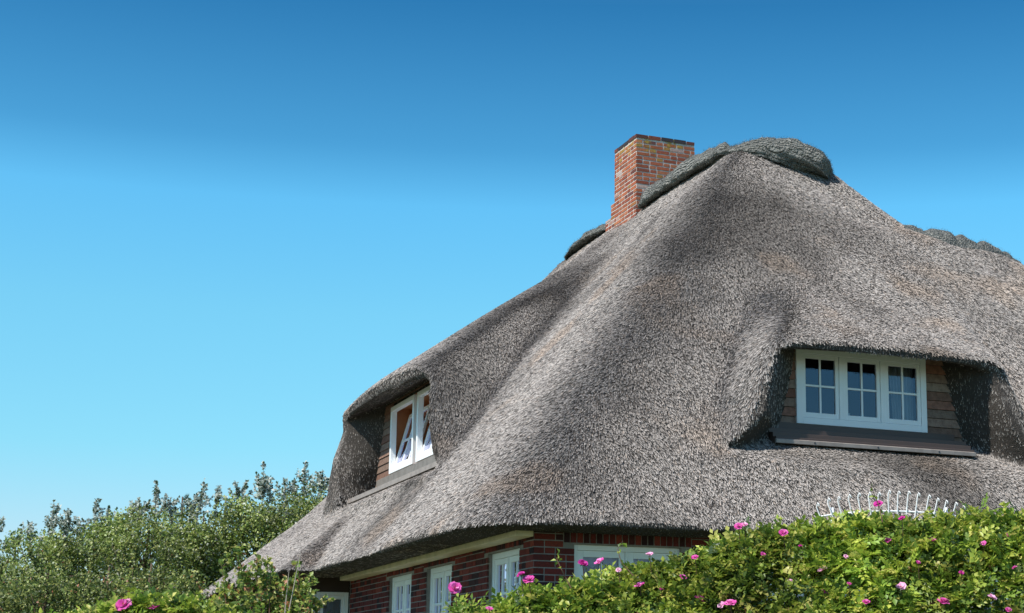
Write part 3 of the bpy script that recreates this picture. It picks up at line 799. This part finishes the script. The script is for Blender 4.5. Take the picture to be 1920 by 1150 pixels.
def rose_leaves(r, n, x0, x1):
    x = r.uniform(x0, x1, n); y = np.where(r.random(n) < .72, 10.32 - .95 * r.random(n) ** 1.1, r.uniform(10.3, 10.95, n))
    keep = r.random(n) < 1; x, y = x[keep], y[keep]; n = len(x)
    z = hedge_h(x, y); e = .04
    nx = -(hedge_h(x + e, y) - hedge_h(x - e, y)) / (2 * e); ny = -(hedge_h(x, y + e) - hedge_h(x, y - e)) / (2 * e)
    nn = unit(np.stack([nx, ny, np.ones(n)], 1))
    dep = r.exponential(.075, n) - .035
    stick = r.random(n) < .05; dep[stick] -= r.uniform(.02, .09, stick.sum())
    p = np.stack([x, y, z], 1) - nn * dep[:, None]
    d = unit(nn * .5 + rnd_dir(r, n) * .95); up = unit(nn * .6 + np.array([0, 0, .8]) + rnd_dir(r, n) * .5)
    sd = unit(np.cross(d, up)); up = np.cross(sd, d)
    c = tint(r, n, HP, HWt); yg = fbm(p, 1.7, 3)[:, None]
    c = c * (1 + (yg - .5) * 1.4) * np.array([1.0, 1, 1])
    parts = []; Lr = r.uniform(.055, .09, n)[:, None]
    for k, (t_, s_) in enumerate([(1, 0), (.72, 1), (.72, -1), (.42, 1), (.42, -1), (.12, 1), (.12, -1)]):
        o = p + d * Lr * t_ - up * (Lr * t_ ** 2 * .25)
        dd = unit(d * (.45 if s_ else 1) + sd * s_ * .9 + up * r.normal(0, .15, (n, 1)))
        nn2 = unit(up + sd * s_ * .15 + rnd_dir(r, n) * .18)
        parts.append(leaflets(o, dd, nn2, r.uniform(.026, .052, n), r.uniform(.010, .018, n), c * r.uniform(.9, 1.1, (n, 1))))
    return merge(parts)

def petal_flower(name, size, seed, pal, parent=None):
    r = np.random.default_rng(seed); parts = []
    for ring, (npet, tilt_, sc) in enumerate([(6, .45, 1.0), (5, 1.0, .75)]):
        for k in range(npet):
            a = 2 * math.pi * (k + ring * .5) / npet + r.normal(0, .12); t_ = tilt_ + r.normal(0, .15)
            d = np.array([math.cos(a) * math.cos(t_), math.sin(a) * math.cos(t_), math.sin(t_)]); sd = np.array([-math.sin(a), math.cos(a), 0]); up = np.cross(sd, -d)
            up = np.cross(d, sd)
            nu, nv_ = 5, 5; v = []
            for i in range(nu):
                for j in range(nv_):
                    u = i / (nu - 1); w_ = (j / (nv_ - 1) - .5) * 2
                    wid = .62 * math.sin(math.pi * min(u * .62 + .06, 1)) ** .8 * sc
                    q = d * (u * sc * (1 - .12 * abs(w_) ** 2 + .05 * math.sin(w_ * 5 + seed))) + sd * w_ * wid + up * (-.25 * u * u + .18 * abs(w_) * u + .06 * math.sin(w_ * 6 + u * 5 + k)) * sc
                    v.append(q * size * .5)
            v = np.array(v); idx = np.arange(nu * nv_).reshape(nu, nv_)
            f = np.stack([idx[:-1, :-1], idx[1:, :-1], idx[1:, 1:], idx[:-1, 1:]], -1).reshape(-1, 4)
            c = np.tile(np.array(pal[r.integers(0, len(pal))])[None] * r.uniform(.85, 1.15), (len(v), 1))
            parts.append((v, f, c))
    # stamens
    n = 30; dd = rnd_dir(r, n, 1.8)
    parts.append(leaflets(np.zeros((n, 3)), dd, rnd_dir(r, n), size * .17, size * .02, tint(r, n, [(.75, .5, .08), (.6, .36, .06)])))
    # green sepals under the bloom
    n = 5; a = np.arange(n) * 2 * math.pi / n; dd = unit(np.stack([np.cos(a), np.sin(a), -a * 0 - .5], 1))
    parts.append(leaflets(np.zeros((n, 3)) - [0, 0, size * .05], dd, np.tile([[0, 0, 1.]], (n, 1)), size * .35, size * .06, tint(r, n, [(.08, .15, .03)])))
    v, f, c = merge(parts)
    return mesh_np(name, v, [f], M['petal'], parent, c, smooth=True)
PINK = [(.72, .10, .42), (.80, .17, .52), (.66, .07, .36), (.85, .30, .60)]
PALE = [(.85, .38, .62), (.88, .50, .70)]
DEEP = [(.55, .03, .30), (.62, .05, .36)]
def dried(name, seed, parent=None):
    r = np.random.default_rng(seed); n = 22
    d = rnd_dir(r, n, .3)
    v1_ = leaflets(np.zeros((n, 3)), d, rnd_dir(r, n), r.uniform(.018, .034, n), r.uniform(.002, .004, n), tint(r, n, [(.42, .22, .10), (.55, .38, .20), (.35, .13, .06)]))
    m = 14; d = rnd_dir(r, m)
    v2_ = leaflets(d * .002, d, rnd_dir(r, m), .011, .007, tint(r, m, [(.45, .16, .05), (.35, .2, .06)]))
    v, f, c = merge([v1_, v2_])
    return mesh_np(name, v, [f], M['petal'], parent, c)

bushes = [(-6.0, -3.75, 'sparse rose bush low at the far left end of the hedge'), (-3.75, -2.45, 'rose bush with two pink blooms below the dark left shrubs'),
          (-2.45, -1.1, 'rose bush with one double pink bloom below the small brick wall windows'), (-1.1, -.55, 'low rose bush with two blooms in front of the house corner'),
          (-.55, .25, 'rose bush below the large white ground floor window'), (.25, .95, 'rose bush rising to the eave beside the large window'),
          (.95, 1.7, 'tall rose bush in front of the white hooked rods'), (1.7, 2.35, 'rightmost rose bush, cut by the right edge of the picture'), (2.35, 4.5, 'rose bush beyond the right edge behind the others')]
fl = [(855, 1108, .085, 0), (241, 1139, .10, 0), (297, 1145, .08, 0), (978, 1083, .055, 2), (993, 1093, .075, 0), (1093, 1063, .065, 2), (1125, 1060, .07, 0), (1218, 1046, .05, 1), (1303, 1051, .045, 0),
      (1200, 1104, .07, 0), (1280, 1088, .05, 0), (1313, 1131, .09, 0), (1368, 1138, .085, 0), (1385, 993, .055, 0), (1396, 990, .045, 1), (1469, 1005, .06, 0), (1648, 951, .06, 2), (1692, 978, .045, 2),
      (1664, 1019, .045, 0), (1748, 1019, .045, 0), (1843, 1025, .04, 0), (1541, 1075, .065, 1), (1545, 1115, .045, 2), (1621, 1134, .05, 0), (1687, 1106, .065, 1), (1764, 1134, .08, 0), (1855, 1126, .06, 1), (1885, 1148, .04, 0), (920, 1147, .05, 0), (1352, 1140, .05, 1), (1430, 1045, .035, 0), (1500, 1030, .03, 2), (1585, 1050, .035, 1), (1720, 1060, .03, 0), (1800, 1080, .035, 2), (1900, 1070, .035, 0), (1240, 1110, .03, 2), (1160, 1075, .035, 1), (1060, 1125, .03, 0), (1590, 1100, .03, 0), (1480, 1095, .035, 1), (1890, 1010, .03, 0)]
protos = []
for k in range(9): protos.append(petal_flower('rose_bloom', 1.0, 40 + k, (PINK, PALE, DEEP)[k % 3]))
dpro = [dried('dried_bloom', 70 + k) for k in range(4)]
for o in protos + dpro: col.objects.unlink(o)
def onto_hedge(x, zt):
    ys = np.arange(9.0, 10.6, .01); h = hedge_h(np.full(len(ys), x), ys); i = np.argmax(h > zt)
    return ys[i] if h.max() > zt else 10.2
roses = []
cnt_leaf = 0
for bi, (x0, x1, lab) in enumerate(bushes):
    r = np.random.default_rng(300 + bi); cx = (x0 + x1) / 2
    root = empty('rose_bush', (cx, 10.3, ground_z(cx, 10.3)))
    tag(root, lab, 'rose bush', 'rose bushes along the front of the house')
    dens = 6200 if -3.8 < cx < 2.4 else 1300
    v, f, c = rose_leaves(r, int(dens * (x1 - x0)), x0 - .06, x1 + .06)
    base = np.array(root.location); ups = [(v, f, c)]
    for k in range(int(20 * (x1 - x0)) if dens > 2000 else 0):
        x = r.uniform(x0, x1); y = r.uniform(9.7, 10.4); z = float(hedge_h(np.array([x]), np.array([y]))[0]); ht = r.uniform(.05, .16)
        q = np.array([x, y, z - .05]); e = q + [r.normal(0, .03), -.02, ht + .04]; dd_ = e - q
        for t_ in (.35, .55, .75, .95):
            n7 = 7; d7 = unit(rnd_dir(r, n7, .9)); L7 = r.uniform(.028, .045, n7)
            ups.append(leaflets(q + dd_ * t_ + rnd_dir(r, n7) * .012, d7, unit(rnd_dir(r, n7) + [0, -.2, .8]), L7, L7 * .36, tint(r, n7, HP[1:5])))
    v, f, c = merge(ups)
    mesh_np('foliage', v - base, [f], M['leaf'], root, c, smooth=True)
    mb = MB()
    for k in range(int(26 * (x1 - x0))):
        x = r.uniform(x0, x1); y = r.uniform(9.7, 10.6); zt = float(hedge_h(np.array([x]), np.array([y]))[0]) - .03
        xb = lerp(cx, x, .7); pts = [(xb + (x - xb) * t_ ** 1.5 + .03 * math.sin(t_ * 7 + k), 10.3 + (y - 10.3) * t_, ground_z(cx, 10.3) + (zt - ground_z(cx, 10.3)) * t_) for t_ in np.linspace(0, 1, 6)]
        mb.tube([Vector(p) - Vector(base) for p in pts], list(np.linspace(.009, .003, 6)), 5)
    mb.build('stems', M['twig'], root)
    roses.append((x0, x1, root))
def bush_at(x):
    for x0, x1, root in roses:
        if x0 <= x < x1: return root
    return roses[-1][2]
r = np.random.default_rng(8)
for (px, py, sz, kind) in fl:
    x = (px - 1250) / 3100 * 9.95; z = 1.6 + (1300 - py) / 3100 * 9.95
    y = onto_hedge(x, z) - .11;  x = (px - 1250) / 3100 * y; z = 1.6 + (1300 - py) / 3100 * y
    root = bush_at(x); o = protos[r.integers(0, 3) * 3 + kind].copy(); col.objects.link(o); o.parent = root
    o.location = Vector((x, y, z)) - root.location; o.scale = (sz, sz, sz)
    o.rotation_euler = (R(r.uniform(15, 60)), R(r.uniform(-25, 25)), r.uniform(-.6, .6))
    # the stalk it stands on
    st = MB(); b0 = Vector((x, y, z)) - root.location
    st.tube([b0, b0 + Vector((.005, .02, -.04)), b0 + Vector((.01, .05, -.10))], .0025, 5); st.build('stalk', M['twig'], root)
for bi, (x0, x1, root) in enumerate(roses[1:8]):
    for k in range(int(26 * (x1 - x0)) if bi > 1 else 8):
        x = r.uniform(x0, x1); y = r.uniform(9.55, 10.25); z = float(hedge_h(np.array([x]), np.array([y]))[0]) + .008
        o = dpro[k % 4].copy(); col.objects.link(o); o.parent = root; o.location = Vector((x, y, z)) - root.location
        o.rotation_euler = (r.uniform(-1, 1), r.uniform(-1, 1), r.uniform(0, 6)); sc = r.uniform(.7, 1.25); o.scale = (sc,) * 3

def shoot(r, pts, nleaf, L, pal, wts, upw=.3, ratio=.36, mbt=None, rad=.004):
    """leaves set along a twig"""
    pts = np.array(pts); s_ = np.sort(r.uniform(.15, 1, nleaf)); q = s_ * (len(pts) - 1); i = np.minimum(q.astype(int), len(pts) - 2); f = (q - i)[:, None]
    p = pts[i] * (1 - f) + pts[i + 1] * f; t_ = unit(pts[i + 1] - pts[i])
    d = unit(t_ * .5 + rnd_dir(r, nleaf, upw)); nn = unit(rnd_dir(r, nleaf) + np.array([0, -.3, .8]))
    ll = L * r.uniform(.7, 1.2, nleaf)
    if mbt is not None: mbt.tube([tuple(x) for x in pts], list(np.linspace(rad, rad * .35, len(pts))), 5)
    return leaflets(p + d * .006, d, nn, ll, ll * ratio, tint(r, nleaf, pal, wts))

# long bare shoots standing out of two rose bushes
for (pxs, root) in (([(1188, 1085), (1165, 1060), (1158, 1035), (1168, 1020)], roses[4][2]), ([(1072, 1108), (1052, 1070), (1044, 1052), (1052, 1044)], roses[3][2]), ([(1655, 985), (1650, 955), (1640, 930), (1636, 918)], roses[6][2])):
    y = 10.0; P_ = [((px - 1250) / 3100 * y, y, 1.6 + (1300 - py) / 3100 * y) for px, py in pxs]; b0 = np.array(root.location)
    mbt = MB(); rr = np.random.default_rng(int(pxs[0][0])); v, f, c = shoot(rr, np.array(P_) - b0, 9, .035, HP, HWt, mbt=mbt, rad=.004)
    sp = mbt.build('long_shoot', M['twig'], root); mesh_np('shoot_leaves', v, [f], M['leaf'], sp, c)

# ------------------------------------------------------------------ white rack of hooked rods behind the roses
yr = 12.0; pm = yr / 3100
rack = empty('garden_rack', ((1668 - 1250) * pm, yr, 0)); tag(rack, 'white metal rack of hooked rods standing above the rose hedge', 'trellis')
b0 = Vector(rack.location)
tops = [(1532, 950), (1553, 941), (1572, 938), (1592, 934), (1610, 931), (1630, 930), (1648, 930), (1667, 926), (1685, 928), (1704, 928), (1722, 931), (1742, 935), (1758, 941), (1774, 945), (1792, 949), (1806, 955)]
for (px, py) in tops:
    x = (px - 1250) * pm; z = 1.6 + (1300 - py) * pm; ln = (px - 1668) * .0010; hk = .015
    pts = [(x - ln * 2.0, yr, z - .62), (x - ln * .5, yr, z - .2), (x, yr, z - .03), (x + .004, yr - .004, z - .006), (x + hk * .5, yr - .008, z + .006), (x + hk, yr - .012, z - .004), (x + hk + .003, yr - .014, z - .022)]
    mb = MB(); mb.tube([Vector(p) - b0 for p in pts], .0048, 7); mb.build('rod', M['white_metal'], rack, smooth=True)
mb = MB(); pts = [((px - 1250) * pm, yr + .012, 1.6 + (1300 - (964 + ((px - 1668) / 130) ** 2 * 10)) * pm) for px in range(1535, 1806, 15)]
mb.tube([Vector(p) - b0 for p in pts], .008, 6); mb.build('rail', M['white_metal'], rack, smooth=True)
mb = MB(); zb = 1.6 + (1300 - 1080) * pm; mb.tube([Vector(((1560 - 1250) * pm, yr + .012, zb)) - b0, Vector(((1780 - 1250) * pm, yr + .012, zb)) - b0], .008, 6); mb.build('rail', M['white_metal'], rack, smooth=True)
for px in (1562, 1776):
    mb = MB(); x = (px - 1250) * pm; mb.tube([Vector((x, yr + .03, 0)) - b0, Vector((x, yr + .03, 2.93)) - b0], .014, 8); mb.build('post', M['white_metal'], rack, smooth=True)

# ------------------------------------------------------------------ shrubs and trees on the left
SP = [(.16, .235, .05), (.24, .32, .075), (.35, .42, .11), (.48, .52, .19), (.70, .74, .58), (.06, .09, .03)]
SW = [.22, .26, .22, .15, .05, .10]
TIPP = [(.10, .14, .06), (.50, .55, .48), (.62, .66, .60), (.05, .08, .03)]; TIPW = [.20, .36, .36, .08]
def tall_shrub(px, pytop, y, rad, seed, label, tips, nblob=80, pal=SP, wt=SW, nl=20000, lf=.062, name='poplar_shrub', cat='shrub', group='tall leafy shrubs left of the house', tipgroup=True):
    r = np.random.default_rng(seed); k_ = y / 3157.0
    X = (px - 1250) * k_; zt = 1.6 + (1300 - pytop) * k_; g0 = float(ground_z(X, y))
    root = empty(name, (X, y, g0)); tag(root, label, cat, group); b0 = np.array(root.location)
    parts = []; mbt = MB()
    # trunk and limbs
    mbt.tube([(0, 0, 0), (.05, 0, (zt - g0) * .35), (-.04, .05, (zt - g0) * .7), (0, 0, (zt - g0) * .93)], [.09, .07, .04, .012], 8)
    blobs = []
    for k in range(nblob):
        h = r.random() ** .8; ang = r.uniform(0, 2 * math.pi); R_ = rad * math.sqrt(r.random()) * (1.0 - .35 * h ** 3)
        c = np.array([math.cos(ang) * R_, math.sin(ang) * R_, (zt - g0 - .35) * (.25 + .75 * h) - (R_ / rad) ** 2 * .3])
        blobs.append((c, r.uniform(.26, .48)))
        if k % 2 == 0:
            hb = max(c[2] - .9, .2); mbt.tube([(0, 0, hb), tuple(c * [.5, .5, 1] - [0, 0, .45]), tuple(c)], [.022, .014, .005], 5)
    per = nl // nblob
    for c, br in blobs:
        d = rnd_dir(r, per, .25); rr = br * r.random((per, 1)) ** .4
        p = c + d * rr * np.array([1, 1, .85]) + r.normal(0, .03, (per, 3))
        dd = unit(d * .7 + rnd_dir(r, per)); nn = unit(rnd_dir(r, per) + np.array([-.1, -.3, .9])); ll = lf * r.uniform(.6, 1.2, per)
        cc = tint(r, per, pal, wt) * r.uniform(.6, 1.35)
        parts.append(leaflets(p, dd, nn, ll, ll * .38, cc))
    # upright shoots standing out of the crown
    for (sx, sy, ht) in tips:
        x = (sx - 1250) * k_ - X; ztip = 1.6 + (1300 - sy) * k_ - g0
        bz = ztip - ht; wob = r.normal(0, .06, 2); leanx = r.normal(0, .12)
        pts = [(x * .85 - leanx, wob[0], bz - .5), (x - leanx * .6, wob[1], bz), (x - leanx * .2, 0, bz + ht * .5), (x, 0, ztip)]
        parts.append(shoot(r, pts, int(80 * ht) + 30, lf * 1.12, TIPP if pal is SP else pal, TIPW if pal is SP else wt, mbt=mbt, rad=.007, ratio=.42))
        for j in range(int(8 * ht) + 3):
            t_ = r.uniform(.05, .75); q = np.array([x - leanx * (.6 - .6 * t_), 0, bz + ht * t_]); dv = rnd_dir(r, 1, 1.1)[0] * (1 - t_ * .8) * .42
            parts.append(shoot(r, [tuple(q), tuple(q + dv * .6 + [0, 0, .02]), tuple(q + dv + [0, 0, .08])], 24, lf * 1.1, TIPP if pal is SP else pal, TIPW if pal is SP else wt, mbt=mbt, rad=.004))
    v, f, c = merge(parts)
    mbt.build('trunk', M['bark'], root, smooth=True); mesh_np('crown', v, [f], M['leaf'], root, c, smooth=True)
    return root
T_ = tall_shrub
T_(-60, 1010, 33, 1.3, 1, 'leafy shrub at the far left edge, lowest of the tall row', [(-70, 990, .5), (-30, 975, .5)], nl=15000)
T_(55, 975, 32, 1.25, 2, 'tall leafy shrub with one pale tipped shoot near the left edge', [(75, 938, .9), (35, 985, .5), (105, 970, .45), (122, 968, .4)])
T_(155, 972, 33, 1.2, 3, 'tall leafy shrub with one thin shoot, second from the left edge', [(157, 936, .8), (186, 962, .5), (135, 985, .4)])
T_(262, 940, 32, 1.3, 4, 'tall leafy shrub with white tipped shoot left of the middle pine', [(270, 903, .9), (238, 940, .5), (298, 935, .5), (225, 950, .4)])
T_(365, 935, 33, 1.2, 5, 'tall leafy shrub with white leaved shoot between the two pines', [(361, 900, .8), (390, 915, .6), (345, 938, .4)])
T_(470, 912, 33.5, 1.3, 6, 'tallest pale tipped leafy shrub, next to the roof edge', [(474, 866, 1.0), (440, 905, .6), (515, 900, .6), (428, 915, .4), (490, 893, .5)])
T_(560, 905, 34.5, 1.1, 7, 'tall leafy shrub half hidden behind the thatched roof edge', [(553, 864, .9), (585, 882, .8), (595, 890, .6), (535, 905, .5)])
# second, greener row in front of them
GP = [(.09, .135, .035), (.15, .20, .05), (.24, .29, .07), (.38, .40, .13), (.045, .07, .02), (.38, .15, .08)]; GW = [.25, .25, .22, .14, .12, .02]
for i, (px, py, y, rad, lab) in enumerate([(-40, 1070, 26, 1.2, 'yellow green bush at the bottom left corner'), (75, 1050, 25, 1.1, 'dense green bush below the leftmost pale shoot'), (190, 1040, 26, 1.1, 'dense green bush below the second thin shoot'),
                                           (270, 1035, 25.5, .95, 'dense green bush just above the two left pink roses'), (400, 1035, 34.5, .9, 'dark green bush behind the low tip of the thatched roof')]):
    tall_shrub(px, py, y, rad, 20 + i, lab, [(px - 30, py - 5, .3), (px + 25, py - 3, .3)], nblob=60, pal=GP, wt=GW, nl=16000, lf=.052, name='green_bush', cat='bush', group='green bushes below the tall shrubs', tipgroup=False)
# pines behind
def pine(px, pytop, y, seed, label):
    r = np.random.default_rng(seed); k_ = y / 3157.0; X = (px - 1250) * k_; zt = 1.6 + (1300 - pytop) * k_
    root = empty('pine_tree', (X, y, 0)); tag(root, label, 'pine tree', 'pine trees behind the tall shrubs')
    mbt = MB(); mbt.tube([(0, 0, 0), (.05, 0, zt * .5), (0, 0, zt - .1)], [.12, .08, .02], 8); parts = []
    for k in range(90):
        h = r.uniform(.35, 1) ; R_ = (1 - h) * 2.4 + .12; ang = r.uniform(0, 6.28)
        e = np.array([math.cos(ang) * R_, math.sin(ang) * R_, zt * h - .1]); s0 = np.array([0, 0, zt * h - .25])
        mbt.tube([tuple(s0), tuple(e)], [.012, .004], 4)
        n = 90; t_ = r.uniform(.35, 1.05, (n, 1)); p = s0 + (e - s0) * t_; d = unit(unit(e - s0) + rnd_dir(r, n, .5) * .9)
        ll = r.uniform(.07, .13, n)
        parts.append(leaflets(p, d, rnd_dir(r, n), ll, .004, tint(r, n, [(.05, .10, .045), (.09, .15, .07), (.14, .19, .08)])))
    v, f, c = merge(parts)
    mbt.build('trunk', M['bark'], root, smooth=True); mesh_np('crown', v, [f], M['needle'], root, c)
pine(322, 922, 38, 1, 'bushy pine top between the white tipped shoots')
pine(405, 926, 39, 2, 'small pine top just left of the tallest shrub')
pine(203, 962, 38, 3, 'dark pine top between the second thin shoot and the white one')
pine(8, 1000, 38, 4, 'dark pine top at the left edge of the picture')

# wild bush with yellowing leaves in front of the low roof tip
def wild_bush():
    r = np.random.default_rng(77); y = 16.5; k_ = y / 3157.0; X = (505 - 1250) * k_
    root = empty('wild_bush', (X, y, 0)); tag(root, 'loose bush with yellowing leaves in front of the low end of the roof', 'bush')
    b0 = np.array(root.location); mbt = MB(); parts = []
    CP = [(.14, .23, .04), (.28, .36, .07), (.44, .46, .11), (.52, .48, .16), (.42, .17, .08), (.07, .12, .03)]; CW = [.25, .27, .2, .09, .07, .12]
    tips = [(432, 1028), (455, 1036), (475, 1042), (488, 1052), (408, 1060), (505, 1062), (540, 1054), (548, 1075), (572, 1082), (425, 1085), (395, 1100), (520, 1095), (460, 1070), (560, 1110), (585, 1135), (440, 1110), (500, 1105), (470, 1098), (415, 1120), (540, 1118), (575, 1135), (400, 1140), (450, 1130), (485, 1128), (515, 1125)]
    tips += [(int(r.uniform(400, 585)), int(r.uniform(1095, 1170))) for _ in range(34)]
    for (px, py) in tips:
        x = (px - 1250) * k_ - X; z = 1.6 + (1300 - py) * k_; yy = r.normal(0, .25)
        bx = x * .45; pts = [(bx, yy * .4, 0), (bx + (x - bx) * .3, yy * .6, z * .5), (bx + (x - bx) * .75, yy * .9, z * .85), (x, yy, z)]
        mbt.tube(pts, [.012, .009, .006, .002], 5)
        up = [pts[2], ((pts[2][0] + x) / 2 + r.normal(0, .02), yy, (pts[2][2] + z) / 2), pts[3]]
        parts.append(shoot(r, up, 44, .056, CP, CW, ratio=.38))
        for j in range(4):
            t_ = r.uniform(.0, .8); q = np.array(pts[2]) * (1 - t_) + np.array(pts[3]) * t_; dv = rnd_dir(r, 1, .5)[0] * r.uniform(.12, .28)
            parts.append(shoot(r, [tuple(q), tuple(q + dv * .5), tuple(q + dv)], 20, .052, CP, CW, mbt=mbt, rad=.003))
    v, f, c = merge(parts)
    mbt.build('stems', M['twig'], root); mesh_np('foliage', v, [f], M['leaf'], root, c, smooth=True)
    mb = MB()
    for (a, b) in (((548, 1150), (566, 1042)), ((541, 1145), (546, 1075))):
        mb.tube([((a[0] - 1250) * k_ - X, -.3, 1.6 + (1300 - a[1]) * k_ - .5), ((a[0] - 1250) * k_ - X, -.3, 1.6 + (1300 - a[1]) * k_), ((b[0] - 1250) * k_ - X, -.32, 1.6 + (1300 - b[1]) * k_)], [.007, .006, .0025], 5)
    mb.build('bare_twigs', M['pale_twig'], root)
wild_bush()
